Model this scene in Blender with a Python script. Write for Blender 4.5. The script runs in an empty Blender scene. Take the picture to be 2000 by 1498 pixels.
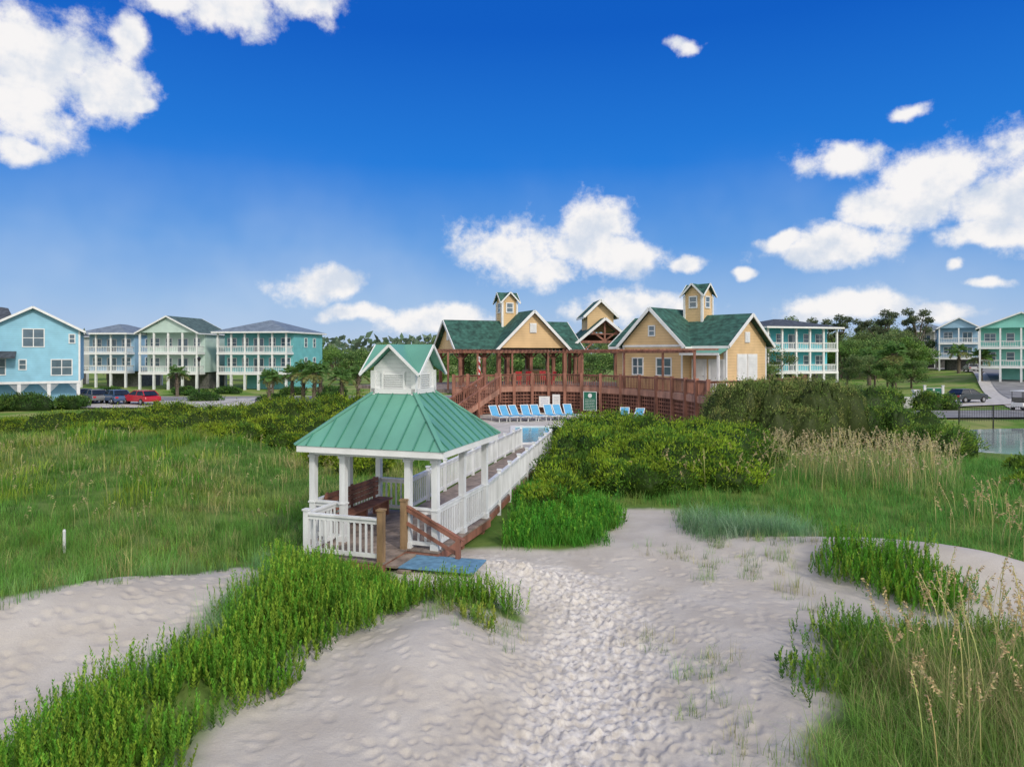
import bpy, math, random
import numpy as np
from mathutils import Vector, Matrix
rng=np.random.default_rng(7); random.seed(7)
scene=bpy.context.scene
COL=scene.collection
R=math.radians

# ------------------------------------------------------------------ materials
def newmat(name):
    m=bpy.data.materials.new(name); m.use_nodes=True
    nt=m.node_tree
    return m,nt,nt.nodes['Principled BSDF']
def M(name,col,rough=.6,var=.12,scale=3.,bump=0.,bscale=40.,kind=None,metal=0.,spec=.4,pitch=.18):
    m,nt,b=newmat(name); N=nt.nodes.new; L=nt.links.new
    tc=N('ShaderNodeTexCoord')
    no=N('ShaderNodeTexNoise'); no.inputs['Scale'].default_value=scale; no.inputs['Detail'].default_value=6
    L(tc.outputs['Object'],no.inputs['Vector'])
    if kind=='wood':
        mp=N('ShaderNodeMapping'); mp.inputs['Scale'].default_value=(1,1,.25); L(tc.outputs['Object'],mp.inputs[0]); L(mp.outputs[0],no.inputs['Vector'])
    rp=N('ShaderNodeMapRange'); rp.inputs[1].default_value=.3; rp.inputs[2].default_value=.7
    rp.inputs[3].default_value=1-var*1.6; rp.inputs[4].default_value=1+var
    L(no.outputs['Fac'],rp.inputs[0])
    mx=N('ShaderNodeMix'); mx.data_type='RGBA'; mx.blend_type='MULTIPLY'; mx.inputs[0].default_value=1
    mx.inputs[6].default_value=(*col,1); L(rp.outputs[0],mx.inputs[7])
    out=mx.outputs[2]; height=None
    if kind in('siding','shingle'):
        sx=N('ShaderNodeSeparateXYZ'); L(tc.outputs['Object'],sx.inputs[0])
        d=N('ShaderNodeMath'); d.operation='DIVIDE'; d.inputs[1].default_value=pitch; L(sx.outputs[2],d.inputs[0])
        f=N('ShaderNodeMath'); f.operation='FRACT'; L(d.outputs[0],f.inputs[0])
        r2=N('ShaderNodeMapRange'); r2.inputs[1].default_value=0; r2.inputs[2].default_value=.18
        r2.inputs[3].default_value=.72 if kind=='siding' else .6; r2.inputs[4].default_value=1; L(f.outputs[0],r2.inputs[0])
        m2=N('ShaderNodeMix'); m2.data_type='RGBA'; m2.blend_type='MULTIPLY'; m2.inputs[0].default_value=1
        L(out,m2.inputs[6]); L(r2.outputs[0],m2.inputs[7]); out=m2.outputs[2]
    if kind=='shingle':
        v=N('ShaderNodeTexVoronoi'); v.inputs['Scale'].default_value=4; L(tc.outputs['Object'],v.inputs['Vector'])
        m3=N('ShaderNodeMix'); m3.data_type='RGBA'; m3.blend_type='MULTIPLY'; m3.inputs[0].default_value=.45
        L(out,m3.inputs[6])
        hs=N('ShaderNodeHueSaturation'); hs.inputs['Saturation'].default_value=.0; L(v.outputs['Color'],hs.inputs['Color']); L(hs.outputs[0],m3.inputs[7])
        out=m3.outputs[2]
    L(out,b.inputs['Base Color'])
    if bump>0:
        n2=N('ShaderNodeTexNoise'); n2.inputs['Scale'].default_value=bscale; n2.inputs['Detail'].default_value=5
        L(tc.outputs['Object'],n2.inputs['Vector'])
        bp=N('ShaderNodeBump'); bp.inputs['Strength'].default_value=bump; bp.inputs['Distance'].default_value=.03
        L(n2.outputs['Fac'],bp.inputs['Height']); L(bp.outputs[0],b.inputs['Normal'])
    b.inputs['Roughness'].default_value=rough; b.inputs['Metallic'].default_value=metal
    b.inputs['Specular IOR Level'].default_value=spec
    return m
def leafmat(name,trans=.4,rough=.55):
    m,nt,b=newmat(name); N=nt.nodes.new; L=nt.links.new
    at=N('ShaderNodeAttribute'); at.attribute_name='Col'
    L(at.outputs['Color'],b.inputs['Base Color']); b.inputs['Roughness'].default_value=rough
    b.inputs['Specular IOR Level'].default_value=.25
    tr=N('ShaderNodeBsdfTranslucent'); L(at.outputs['Color'],tr.inputs['Color'])
    mx=N('ShaderNodeMixShader'); mx.inputs[0].default_value=trans
    L(b.outputs[0],mx.inputs[1]); L(tr.outputs[0],mx.inputs[2])
    L(mx.outputs[0],nt.nodes['Material Output'].inputs['Surface'])
    return m
LEAF=leafmat('foliage'); DRY=leafmat('dry_grass',.3,.7)
WHITE=M('white_paint',(.76,.77,.77),.45,.06,2,.1,20)
WHITE2=M('weathered_white_paint',(.68,.70,.71),.55,.14,3,.15,25,'wood')
BROWN=M('stained_red_brown_timber',(.28,.125,.085),.65,.35,3,.2,20,'wood')
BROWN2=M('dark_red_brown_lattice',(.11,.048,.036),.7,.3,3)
DECKW=M('weathered_deck_boards',(.27,.215,.18),.75,.3,4,.3,20,'wood')
POSTW=M('raw_timber',(.26,.17,.09),.75,.35,5,.3,20,'wood')
GREENMETAL=M('green_standing_seam_metal',(.135,.355,.27),.42,.10,.9,metal=.1)
SEAM=M('green_metal_seam',(.075,.26,.19),.42,.1,1.2,metal=.1)
GSH=M('dark_green_shingles',(.04,.125,.098),.8,.35,2.5,.3,30,'shingle',pitch=.2)
YEL=M('yellow_lap_siding',(.70,.49,.26),.6,.08,1,kind='siding',pitch=.2)
TEAL=M('teal_lap_siding',(.17,.50,.53),.6,.08,1,kind='siding',pitch=.22)
LBLUE=M('light_blue_lap_siding',(.28,.56,.72),.6,.08,1,kind='siding',pitch=.22)
SEAF=M('pale_seafoam_lap_siding',(.52,.66,.60),.6,.06,1,kind='siding',pitch=.22)
CREAM=M('cream_lap_siding',(.66,.66,.58),.6,.06,1,kind='siding',pitch=.22)
MINT=M('mint_lap_siding',(.24,.62,.54),.6,.06,1,kind='siding',pitch=.22)
BLUE2=M('blue_grey_lap_siding',(.28,.46,.62),.6,.06,1,kind='siding',pitch=.22)
RGREY=M('grey_metal_roof',(.22,.27,.31),.5,.15,1,kind='shingle',pitch=.35)
RDARK=M('dark_grey_shingles',(.08,.095,.115),.8,.3,2,kind='shingle',pitch=.25)
RGG=M('green_grey_shingles',(.10,.16,.15),.8,.3,2,kind='shingle',pitch=.25)
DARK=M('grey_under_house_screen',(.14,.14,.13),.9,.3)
CONC=M('pale_concrete',(.50,.48,.45),.85,.15,2,.2,30)
ASPH=M('asphalt',(.24,.24,.245),.9,.2,.6,.2,60)
TYRE=M('tyre_rubber',(.02,.02,.02),.8,.1)
RIM=M('wheel_alloy',(.5,.5,.52),.3,.05,metal=.8)
CHB=M('blue_sling_fabric',(.10,.36,.62),.7,.1)
SIGNG=M('green_sign_face',(.02,.16,.10),.5,.1)
REDP=M('red_plastic',(.5,.03,.04),.5,.1)
BLACK=M('black_metal',(.015,.015,.018),.5,.1)
MATB=M('blue_rubber_mat',(.12,.26,.40),.8,.2,6,.3,60)
BARK=M('bark',(.15,.12,.09),.9,.4,6,.5,20)
def glassmat(name,col,rough=.08):
    m,nt,b=newmat(name); N=nt.nodes.new; L=nt.links.new
    no=N('ShaderNodeTexNoise'); no.inputs['Scale'].default_value=1.3
    tc=N('ShaderNodeTexCoord'); L(tc.outputs['Object'],no.inputs['Vector'])
    cr=N('ShaderNodeMix'); cr.data_type='RGBA'; cr.inputs[6].default_value=(*[c*.5 for c in col],1); cr.inputs[7].default_value=(*[min(1,c*1.5) for c in col],1)
    L(no.outputs['Fac'],cr.inputs[0]); L(cr.outputs[2],b.inputs['Base Color'])
    b.inputs['Roughness'].default_value=rough; b.inputs['Specular IOR Level'].default_value=.8
    return m
GLASS=glassmat('window_glass',(.10,.15,.19))
CGLASS=glassmat('car_glass',(.02,.025,.03))
def watermat(name,col,bs,strength):
    m,nt,b=newmat(name); N=nt.nodes.new; L=nt.links.new
    b.inputs['Base Color'].default_value=(*col,1); b.inputs['Roughness'].default_value=.06
    tc=N('ShaderNodeTexCoord'); no=N('ShaderNodeTexNoise'); no.inputs['Scale'].default_value=bs; no.inputs['Detail'].default_value=3
    L(tc.outputs['Object'],no.inputs['Vector']); bp=N('ShaderNodeBump'); bp.inputs['Strength'].default_value=strength; bp.inputs['Distance'].default_value=.05
    L(no.outputs['Fac'],bp.inputs['Height']); L(bp.outputs[0],b.inputs['Normal']); return m
POND=watermat('pond_water',(.24,.28,.27),1.5,.1); POOLW=watermat('pool_water',(.04,.36,.48),3,.3)

# ------------------------------------------------------------------ mesh part builder
class PB:
    def __init__(s): s.v=[]; s.f=[]; s.m=[]; s.mi=0
    def add(s,vs,fs):
        o=len(s.v); s.v+= [tuple(p) for p in vs]
        for f in fs: s.f.append([i+o for i in f]); s.m.append(s.mi)
    HEX=[(0,3,2,1),(4,5,6,7),(0,1,5,4),(1,2,6,5),(2,3,7,6),(3,0,4,7)]
    def box(s,x0,x1,y0,y1,z0,z1):
        s.add([(x0,y0,z0),(x1,y0,z0),(x1,y1,z0),(x0,y1,z0),(x0,y0,z1),(x1,y0,z1),(x1,y1,z1),(x0,y1,z1)],s.HEX); return s
    def slab(s,p,t):
        s.add([(a[0],a[1],a[2]-t) for a in p]+list(p),s.HEX if len(p)==4 else [(0,2,1),(3,4,5),(0,1,4,3),(1,2,5,4),(2,0,3,5)]); return s
    def beam(s,p,q,w,h):
        p=Vector(p); q=Vector(q); d=(q-p).normalized()
        up=Vector((0,0,1)) if abs(d.z)<.95 else Vector((0,1,0))
        sd=d.cross(up).normalized(); u=sd.cross(d).normalized()
        a=[p-sd*w/2-u*h/2,p+sd*w/2-u*h/2,p+sd*w/2+u*h/2,p-sd*w/2+u*h/2]
        b=[x+(q-p) for x in a]
        s.add(a+b,[(0,1,2,3),(7,6,5,4),(0,4,5,1),(1,5,6,2),(2,6,7,3),(3,7,4,0)]); return s
    def cyl(s,p,q,r0,r1,n=10):
        p=Vector(p); q=Vector(q); d=(q-p).normalized()
        up=Vector((0,0,1)) if abs(d.z)<.95 else Vector((0,1,0))
        sd=d.cross(up).normalized(); u=sd.cross(d).normalized()
        a=[];b=[]
        for i in range(n):
            t=2*math.pi*i/n; e=sd*math.cos(t)+u*math.sin(t); a.append(p+e*r0); b.append(q+e*r1)
        s.add(a+b,[tuple(range(n)),tuple(range(2*n-1,n-1,-1))]+[(i,i+n,(i+1)%n+n,(i+1)%n) for i in range(n)]); return s
    def extr(s,prof,axis,a0,a1):
        n=len(prof)
        if axis=='y': A=[(x,a0,z) for x,z in prof]; B=[(x,a1,z) for x,z in prof]
        else: A=[(a0,x,z) for x,z in prof]; B=[(a1,x,z) for x,z in prof]
        s.add(A+B,[tuple(range(n)),tuple(range(2*n-1,n-1,-1))]+[(i,(i+1)%n,(i+1)%n+n,i+n) for i in range(n)]); return s
import bmesh
def make(name,pb,mats,parent=None,label=None,bevel=0,smooth=False,loc=None):
    me=bpy.data.meshes.new(name); me.from_pydata(pb.v,[],pb.f)
    if not isinstance(mats,(list,tuple)): mats=[mats]
    for m in mats: me.materials.append(m)
    me.polygons.foreach_set('material_index',pb.m)
    bm=bmesh.new(); bm.from_mesh(me); bmesh.ops.recalc_face_normals(bm,faces=bm.faces); bm.to_mesh(me); bm.free()
    o=bpy.data.objects.new(name,me); COL.objects.link(o)
    if parent: o.parent=parent
    if loc: o.location=loc
    if label: o['label']=label
    if bevel:
        md=o.modifiers.new('Bevel','BEVEL'); md.width=bevel; md.segments=2; md.limit_method='ANGLE'
    return o
def thing(name,loc,rot,label,cat,group=None):
    e=bpy.data.objects.new(name,None); e.empty_display_size=.3; COL.objects.link(e)
    e.location=loc; e.rotation_euler=(0,0,R(rot)); e['label']=label; e['category']=cat
    if group: e['group']=group
    return e
def tag(o,label,cat,group=None,kind=None):
    o['label']=label; o['category']=cat
    if group:o['group']=group
    if kind:o['kind']=kind
    return o
def copything(e,loc,rot,scale=1.,label=None):
    c=e.copy(); COL.objects.link(c); c.location=loc; c.rotation_euler=(0,0,R(rot)); c.scale=(scale,)*3 if not isinstance(scale,tuple) else scale
    if label: c['label']=label
    def rec(src,dst):
        for ch in src.children:
            k=ch.copy(); k.parent=dst; COL.objects.link(k); rec(ch,k)
    rec(e,c); return c

# ------------------------------------------------------------------ terrain
def vnoise(x,y,scale,seed):
    g=np.random.default_rng(seed).random((256,256))
    X=np.asarray(x,float)/scale+1000; Y=np.asarray(y,float)/scale+1000
    xi=np.floor(X).astype(int); yi=np.floor(Y).astype(int); fx=X-xi; fy=Y-yi
    fx=fx*fx*(3-2*fx); fy=fy*fy*(3-2*fy)
    a=g[xi%256,yi%256]; b=g[(xi+1)%256,yi%256]; c=g[xi%256,(yi+1)%256]; d=g[(xi+1)%256,(yi+1)%256]
    return (a*(1-fx)+b*fx)*(1-fy)+(c*(1-fx)+d*fx)*fy
def fbm(x,y,scale,seed,o=4):
    s=0;w=0
    for i in range(o): s=s+vnoise(x,y,scale/2**i,seed+i)*.5**i; w+=.5**i
    return s/w
def sst(a,b,x):
    t=np.clip((np.asarray(x,float)-a)/(b-a),0,1); return t*t*(3-2*t)
def gau(x,y,cx,cy,sx,sy,rot=0):
    c,s=math.cos(R(rot)),math.sin(R(rot)); X=(x-cx)*c+(y-cy)*s; Y=-(x-cx)*s+(y-cy)*c
    return np.exp(-(X/sx)**2-(Y/sy)**2)
def H(x,y):
    x=np.asarray(x,float); y=np.asarray(y,float)
    near=1-sst(36,44,y)
    h=near*((fbm(x,y,6,11,3)-.5)*.35)
    lf=sst(-4,-9,x)*sst(17,22,y)*near
    h=h+lf*(fbm(x,y,5,21,3)-.5)*1.2
    h=h+.32*gau(x,y,-4.4,12,1.2,4.0,-18)+.72*gau(x,y,-8.4,12.2,4.0,1.7,38)
    h=h+.82*gau(x,y,9.3,15.2,4.2,1.5,-40)+.35*gau(x,y,7.5,9.5,3,3)
    h=h-.34*gau(x,y,1.2,11,1.8,6)
    h=h+.36*gau(x,y,-1.3,11.4,1.1,1.8)
    w=gau(x,y,-2.9,18.4,2.4,2.4); h=h*(1-w)-.02*w
    w=gau(x,y,-1.6,15.5,1.7,1.1); h=h*(1-w)+.24*w
    h=h+.5*gau(x,y,-20,34,16,6)+.35*gau(x,y,12,27,7,5)
    h=h-.55*sst(38,50,y)
    h=h-.7*sst(19,27,x)*sst(26,36,y)*(1-sst(52,58,y))
    e=((x-42)/14.5)**2+((y-44)/8.5)**2
    h=h-.8*(1-sst(.75,1.15,e))
    h=h+2.0*sst(60,90,x)*sst(85,125,y)
    return h
SAND=[(-3.9,8.35),(-3.5,11.07),(-2.8,12.27),(-1.6,13.4),(.3,13.0),(.3,13.6),(-.6,14.2),(-2.2,14.2),(-2.4,16),(-2,17.2),(-.3,17.4),(2.63,17.6),(2.71,19.3),(3.65,21.8),(5.24,21.8),(4.7,18.9),(7.6,18.0),(9.0,17.0),(13.5,12.6),(11.6,11.6),(8.5,12.3),(5.3,12.3),(3.87,9.5),(3.1,8.35),(3,4),(-4.1,4)]
SANDL=[(-13,7.2),(-10.6,10.6),(-8.6,12.0),(-7.2,13.7),(-6.3,15.3),(-5.4,15.2),(-5.3,13.6),(-5.2,11.07),(-6.4,8.8),(-8,5.6)]
def sdist(x,y,poly):
    x=np.asarray(x,float); y=np.asarray(y,float)
    d=np.full(x.shape,1e9); ins=np.zeros(x.shape,bool); n=len(poly)
    for i in range(n):
        ax,ay=poly[i]; bx,by=poly[(i+1)%n]; ex,ey=bx-ax,by-ay
        t=np.clip(((x-ax)*ex+(y-ay)*ey)/(ex*ex+ey*ey),0,1)
        d=np.minimum(d,np.hypot(x-ax-t*ex,y-ay-t*ey))
        if ey!=0:
            c=((ay>y)!=(by>y))&(x<(y-ay)/ey*ex+ax); ins^=c
    return np.where(ins,d,-d)
def sandfac(x,y):
    d=np.maximum(sdist(x,y,SAND),sdist(x,y,SANDL))
    d=d+.2+(fbm(x,y,1.2,31,4)-.5)*.9
    return sst(-.25,.2,d)
PATH=np.array([(.55,7.),(.75,8.35),(1.15,10),(1.45,12),(1.55,13.8),(.9,15.4),(-.4,16.0)])
def lines(segs):
    out=[segs[0][0]]
    for a,b,st in segs:
        n=max(1,int(round((b-a)/st))); out+=list(a+(b-a)*(np.arange(1,n+1)/n))
    return np.array(out)
xs=lines([(-4000,-600,850),(-600,-150,50),(-150,-60,4),(-60,-14,1.),(-14,-8.5,.10),(-8.5,-3,.05),(-3,4.8,.03),(4.8,7,.05),(7,12,.1),(12,30,.6),(30,130,2.5),(130,600,50),(600,4000,850)])
ys=lines([(-600,-50,90),(-50,3,5),(3,7,.3),(7,17,.033),(17,24,.12),(24,60,.6),(60,140,2.5),(140,600,40),(600,5000,880)])
X,Y=np.meshgrid(xs,ys); Z=H(X,Y)
sf=sandfac(X,Y)
DN=np.zeros_like(Z)
def dent(cx,cy,r,dep,ang,el=1.5):
    a=np.searchsorted(xs,cx-3*r); b=np.searchsorted(xs,cx+3*r); c=np.searchsorted(ys,cy-3*r); d=np.searchsorted(ys,cy+3*r)
    x=X[c:d,a:b]-cx; y=Y[c:d,a:b]-cy; ca,sa=math.cos(ang),math.sin(ang)
    u=(x*ca+y*sa)/(r*el); v=(-x*sa+y*ca)/r; q=np.sqrt(u*u+v*v)
    DN[c:d,a:b]=np.minimum(DN[c:d,a:b],-dep*np.exp(-(q/.9)**3))
    Z[c:d,a:b]+=dep*.2*np.exp(-((q-1.3)/.35)**2)*sf[c:d,a:b]
pseg=np.cumsum([0]+[np.hypot(*(PATH[i+1]-PATH[i])) for i in range(len(PATH)-1)])
for i in range(4600):
    s=rng.random()*pseg[-1]; w=(1.35-.75*s/pseg[-1]); px=np.interp(s,pseg,PATH[:,0]); py=np.interp(s,pseg,PATH[:,1])
    o=np.clip(rng.normal()*.72,-2.2,2.2)*w*1.1
    k=1 if abs(o)<.9*w else .65
    dent(px+o,py+rng.normal()*.2,.04+.065*rng.random()**2,(.020+.040*rng.random())*k,math.pi/2+rng.normal()*.6,rng.uniform(1.2,2))
for i in range(1000):
    dent(rng.uniform(-3.5,6),rng.uniform(7.5,17.5),.05+.05*rng.random(),.008+.018*rng.random(),rng.uniform(0,3.1),1.6)
for i in range(600):
    dent(rng.uniform(-12,-5),rng.uniform(8,15.5),.06+.04*rng.random(),.018+.024*rng.random(),rng.uniform(0,3.1),1.4)
Z+=DN*sf
nearm=(np.abs(X)<14)*(Y<24)
Z+=sf*((fbm(X,Y,.45,77,2)-.5)*.02+(fbm(X,Y,2.2,79,2)-.5)*.12+(fbm(X,Y,.12,83,2)-.5)*.008)*nearm
def pathdist(x,y):
    d=np.full(x.shape,1e9)
    for i in range(len(PATH)-1):
        ax,ay=PATH[i]; ex,ey=PATH[i+1]-PATH[i]
        t=np.clip(((x-ax)*ex+(y-ay)*ey)/(ex*ex+ey*ey),0,1); d=np.minimum(d,np.hypot(x-ax-t*ex,y-ay-t*ey))
    return d
pf=(1-sst(.2,1.6,pathdist(X,Y)+(fbm(X,Y,.5,91,3)-.5)*1.6))
def npmesh(name,V,Q,mat,C=None,smooth=False,parent=None):
    me=bpy.data.meshes.new(name); V=np.ascontiguousarray(V,np.float32); Q=np.ascontiguousarray(Q,np.int32)
    me.vertices.add(len(V)); me.vertices.foreach_set('co',V.ravel())
    me.loops.add(Q.size); me.loops.foreach_set('vertex_index',Q.ravel())
    me.polygons.add(len(Q)); me.polygons.foreach_set('loop_start',np.arange(0,Q.size,4,dtype=np.int32))
    if smooth: me.polygons.foreach_set('use_smooth',np.ones(len(Q),bool))
    me.update(calc_edges=True)
    if C is not None:
        ca=me.color_attributes.new('Col','FLOAT_COLOR','POINT'); cc=np.ones((len(V),4),np.float32); cc[:,:3]=C
        ca.data.foreach_set('color',cc.ravel())
    me.materials.append(mat)
    o=bpy.data.objects.new(name,me); COL.objects.link(o)
    if parent:o.parent=parent
    return o
ny,nx=X.shape
idx=np.arange(nx*ny).reshape(ny,nx)
Qg=np.stack([idx[:-1,:-1],idx[:-1,1:],idx[1:,1:],idx[1:,:-1]],-1).reshape(-1,4)
lawn=sst(44,52,Y)*(1-sst(300,500,Y))
Cg=np.stack([sf,pf*sf,lawn],-1).reshape(-1,3)
gm,nt,b=newmat('dune_ground'); N=nt.nodes.new; L=nt.links.new
at=N('ShaderNodeAttribute'); at.attribute_name='Col'; sp=N('ShaderNodeSeparateColor'); L(at.outputs['Color'],sp.inputs[0])
tc=N('ShaderNodeTexCoord')
def noise(scale,det=6,rough=.6):
    n=N('ShaderNodeTexNoise'); n.inputs['Scale'].default_value=scale; n.inputs['Detail'].default_value=det; n.inputs['Roughness'].default_value=rough; L(tc.outputs['Object'],n.inputs['Vector']); return n
def mixc(f,a,b_,bl='MIX'):
    m=N('ShaderNodeMix'); m.data_type='RGBA'; m.blend_type=bl
    for s,v in((0,f),(6,a),(7,b_)):
        if isinstance(v,(int,float)): m.inputs[s].default_value=v
        elif isinstance(v,tuple): m.inputs[s].default_value=(*v,1)
        else: L(v,m.inputs[s])
    return m.outputs[2]
def rng_(src,a,b_,c=0,d=1):
    m=N('ShaderNodeMapRange'); m.inputs[1].default_value=a; m.inputs[2].default_value=b_; m.inputs[3].default_value=c; m.inputs[4].default_value=d; L(src,m.inputs[0]); return m.outputs[0]
n1=noise(.9); n2=noise(60,4); n3=noise(.25); n4=noise(7,5,.7)
sandc=mixc(rng_(n1.outputs['Fac'],.35,.65),(.455,.415,.365),(.555,.52,.47))
sandc=mixc(rng_(n2.outputs['Fac'],.35,.65,0,.4),sandc,(.37,.335,.29))
sandp=mixc(rng_(n4.outputs['Fac'],.38,.60),(.46,.425,.385),(.66,.63,.59))
sandc=mixc(sp.outputs[1],sandc,sandp)
soil=mixc(rng_(n1.outputs['Fac'],.4,.6),(.08,.15,.03),(.14,.21,.05))
law=mixc(rng_(n3.outputs['Fac'],.42,.58),(.11,.22,.035),(.26,.29,.10))
gc=mixc(sp.outputs[2],soil,law); gc=mixc(sp.outputs[0],gc,sandc)
L(gc,b.inputs['Base Color']); b.inputs['Roughness'].default_value=.95; b.inputs['Specular IOR Level'].default_value=.1
nb=noise(22,7,.7); bp=N('ShaderNodeBump'); bp.inputs['Strength'].default_value=.5; bp.inputs['Distance'].default_value=.03; L(nb.outputs['Fac'],bp.inputs['Height']); L(bp.outputs[0],b.inputs['Normal'])
g=npmesh('ground',np.stack([X,Y,Z],-1).reshape(-1,3),Qg,gm,Cg,True)
g['kind']='structure'; g['label']='pale sand dune ground with footprints and grassy soil'; g['category']='ground'
def hz(x,y): return float(H(np.array([x]),np.array([y]))[0])

# roads / water / pool terrace
def strip(name,pts,w,dz,mat,label,cat='road'):
    P=np.array(pts,float); s=np.cumsum([0]+[np.hypot(*(P[i+1]-P[i])) for i in range(len(P)-1)])
    t=np.linspace(0,s[-1],int(s[-1]/1.5)+2); x=np.interp(t,s,P[:,0]); y=np.interp(t,s,P[:,1])
    for _ in range(6):
        x[1:-1]=(x[:-2]+2*x[1:-1]+x[2:])/4; y[1:-1]=(y[:-2]+2*y[1:-1]+y[2:])/4
    dx=np.gradient(x); dy=np.gradient(y); l=np.hypot(dx,dy); nx_,ny_=-dy/l,dx/l
    k=5; V=[];
    zc=H(x,y)
    for j in range(k):
        o=(j/(k-1)-.5)*w; V.append(np.stack([x+nx_*o,y+ny_*o,np.maximum(H(x+nx_*o,y+ny_*o),zc)+dz],-1))
    V=np.stack(V,1); n=len(x); id_=np.arange(n*k).reshape(n,k)
    Q=np.stack([id_[:-1,:-1],id_[:-1,1:],id_[1:,1:],id_[1:,:-1]],-1).reshape(-1,4)
    o=npmesh(name,V.reshape(-1,3),Q,mat,None,True); o['kind']='structure'; o['label']=label; o['category']=cat; return o
strip('pavement',[(-90,86),(-40,83),(-5,86),(20,100)],9.5,.05,CONC,'pale concrete pavement edges beside the street','pavement')
strip('road',[(-90,86),(-40,83),(-5,86),(20,100)],7,.09,ASPH,'grey asphalt street in front of the beach houses')
strip('road',[(-62,44),(-38,51),(-31,62),(-30,72),(-34,83)],6,.13,CONC,'pale beach access lane with parked cars')
strip('parking_area',[(-60,73.5),(-31,73.5)],10,.17,CONC,'pale concrete parking area beside beach house','parking')
strip('pavement',[(52,60),(67,86),(93,128),(111,185),(141,300)],13,.07,CONC,'pale concrete edging beside the curving road','pavement')
strip('road',[(52,60),(67,86),(93,128),(111,185),(141,300)],9.5,.12,ASPH,'pale asphalt road curving towards distant houses')
strip('road',[(30,61),(48,62),(60,66)],7,.17,ASPH,'asphalt entrance drive by the black fence')
strip('parking_area',[(40,72),(60,80)],7,.15,CONC,'pale concrete parking bays near the entrance','parking')
def ell(name,cx,cy,rx,ry,z,mat,label,cat):
    n=64; pb=PB(); pb.add([(cx+rx*math.cos(2*math.pi*i/n),cy+ry*math.sin(2*math.pi*i/n),z) for i in range(n)],[tuple(range(n))])
    o=make(name,pb,mat); o['kind']='structure'; o['label']=label; o['category']=cat; return o
ell('water',42,44,16,9.6,-.8,POND,'still pond reflecting the sky','pond')
pb=PB(); PX=[(-3,34),(5,34),(11,36.5),(12,42),(10,56),(-5,56),(-6,46)]
n=len(PX); pb.add([(x,y,-.8) for x,y in PX]+[(x,y,.4) for x,y in PX],[tuple(range(n)),tuple(range(n,2*n))]+[(i,(i+1)%n,(i+1)%n+n,i+n) for i in range(n)])
o=make('pool_terrace',pb,CONC); o['kind']='structure'; o['label']='pale concrete pool terrace'; o['category']='terrace'
pb=PB(); pb.box(.2,7.2,35.3,43,.1,.404)
o=make('water',pb,POOLW); o['kind']='structure'; o['label']='turquoise swimming pool water'; o['category']='pool'
pb=PB(); 
for a in((-.1,7.5,35,35.3),(-.1,7.5,43,43.3),(-.1,.2,35.3,43),(7.2,7.5,35.3,43)): pb.box(a[0],a[1],a[2],a[3],.38,.46)
o=make('pool_coping',pb,WHITE); o['kind']='structure'; o['label']='white pool edge coping'; o['category']='pool edge'

# ------------------------------------------------------------------ railing helper
def rail(pb,p,q,h=.95,sp=.145,bw=.04,top=.09,mid=True,ends=0):
    p=Vector(p); q=Vector(q); up=Vector((0,0,1)); Lh=(q-p).length
    pb.beam(p+up*(h-.02),q+up*(h-.02),top*1.3,.045); pb.beam(p+up*(h-.09),q+up*(h-.09),.04,.09)
    pb.beam(p+up*.12,q+up*.12,.04,.09)
    n=max(1,int(Lh/sp))
    for i in range(1,n):
        c=p.lerp(q,i/n); pb.box(c.x-bw/2,c.x+bw/2,c.y-bw/2,c.y+bw/2,c.z+.16,c.z+h-.13)
def post(parent,x,y,z0,z1,w,mat,name='post',cap=True,loc=None):
    pb=PB(); pb.box(x-w/2,x+w/2,y-w/2,y+w/2,z0,z1)
    if cap: pb.box(x-w/2-.02,x+w/2+.02,y-w/2-.02,y+w/2+.02,z1,z1+.04)
    return make(name,pb,mat,parent)

# ------------------------------------------------------------------ gazebo
G=thing('gazebo',(-2.84,18.2,0),-18,'white timber gazebo with green metal roof on raised deck','gazebo')
FZ=.42; EZ=2.70
pb=PB()
for i in range(24): 
    x=-1.8+i*.15; pb.box(x,x+.142,-1.8,1.8,FZ-.04,FZ)
for i in range(14):
    x=-1.1+i*.15; pb.box(x,x+.142,-2.95,-1.802,FZ-.04,FZ)
make('deck_floor',pb,DECKW,G)
pb=PB(); pb.box(-1.78,1.78,-1.78,-1.74,.2,FZ-.045); pb.box(1.74,1.78,-1.738,1.78,.16,FZ-.045); pb.box(-1.78,-1.74,-1.738,1.78,.2,FZ-.045)
pb.box(-1.08,.98,-2.93,-2.89,.24,FZ-.045); pb.box(.94,.98,-2.88,-1.79,.2,FZ-.045)
for x in(-1.6,0,1.6):
    for y in(-1.5,0,1.5): pb.box(x-.08,x+.08,y-.08,y+.08,-.7,FZ-.05)
for x,y in((-1.0,-2.8),(.85,-2.8)): pb.box(x-.07,x+.07,y-.07,y+.07,-.7,FZ-.05)
make('deck_frame',pb,BROWN,G)
for x,y in[(-1.65,-1.65),(-.8,-1.65),(.95,-1.65),(1.65,-1.65),(1.65,0),(1.65,1.65),(-1.65,1.65),(-1.65,0),(-.7,1.65)]:
    pb=PB(); pb.box(x-.075,x+.075,y-.075,y+.075,FZ,EZ-.1); pb.box(x-.1,x+.1,y-.1,y+.1,FZ,FZ+.14); pb.box(x-.1,x+.1,y-.1,y+.1,EZ-.26,EZ-.2); pb.box(x-.095,x+.095,y-.095,y+.095,FZ+.9,FZ+.94)
    make('post',pb,WHITE2,G)
def railpart(parent,p,q,mat=WHITE2,**k):
    pb=PB(); rail(pb,p,q,**k); return make('railing',pb,mat,parent)
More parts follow.
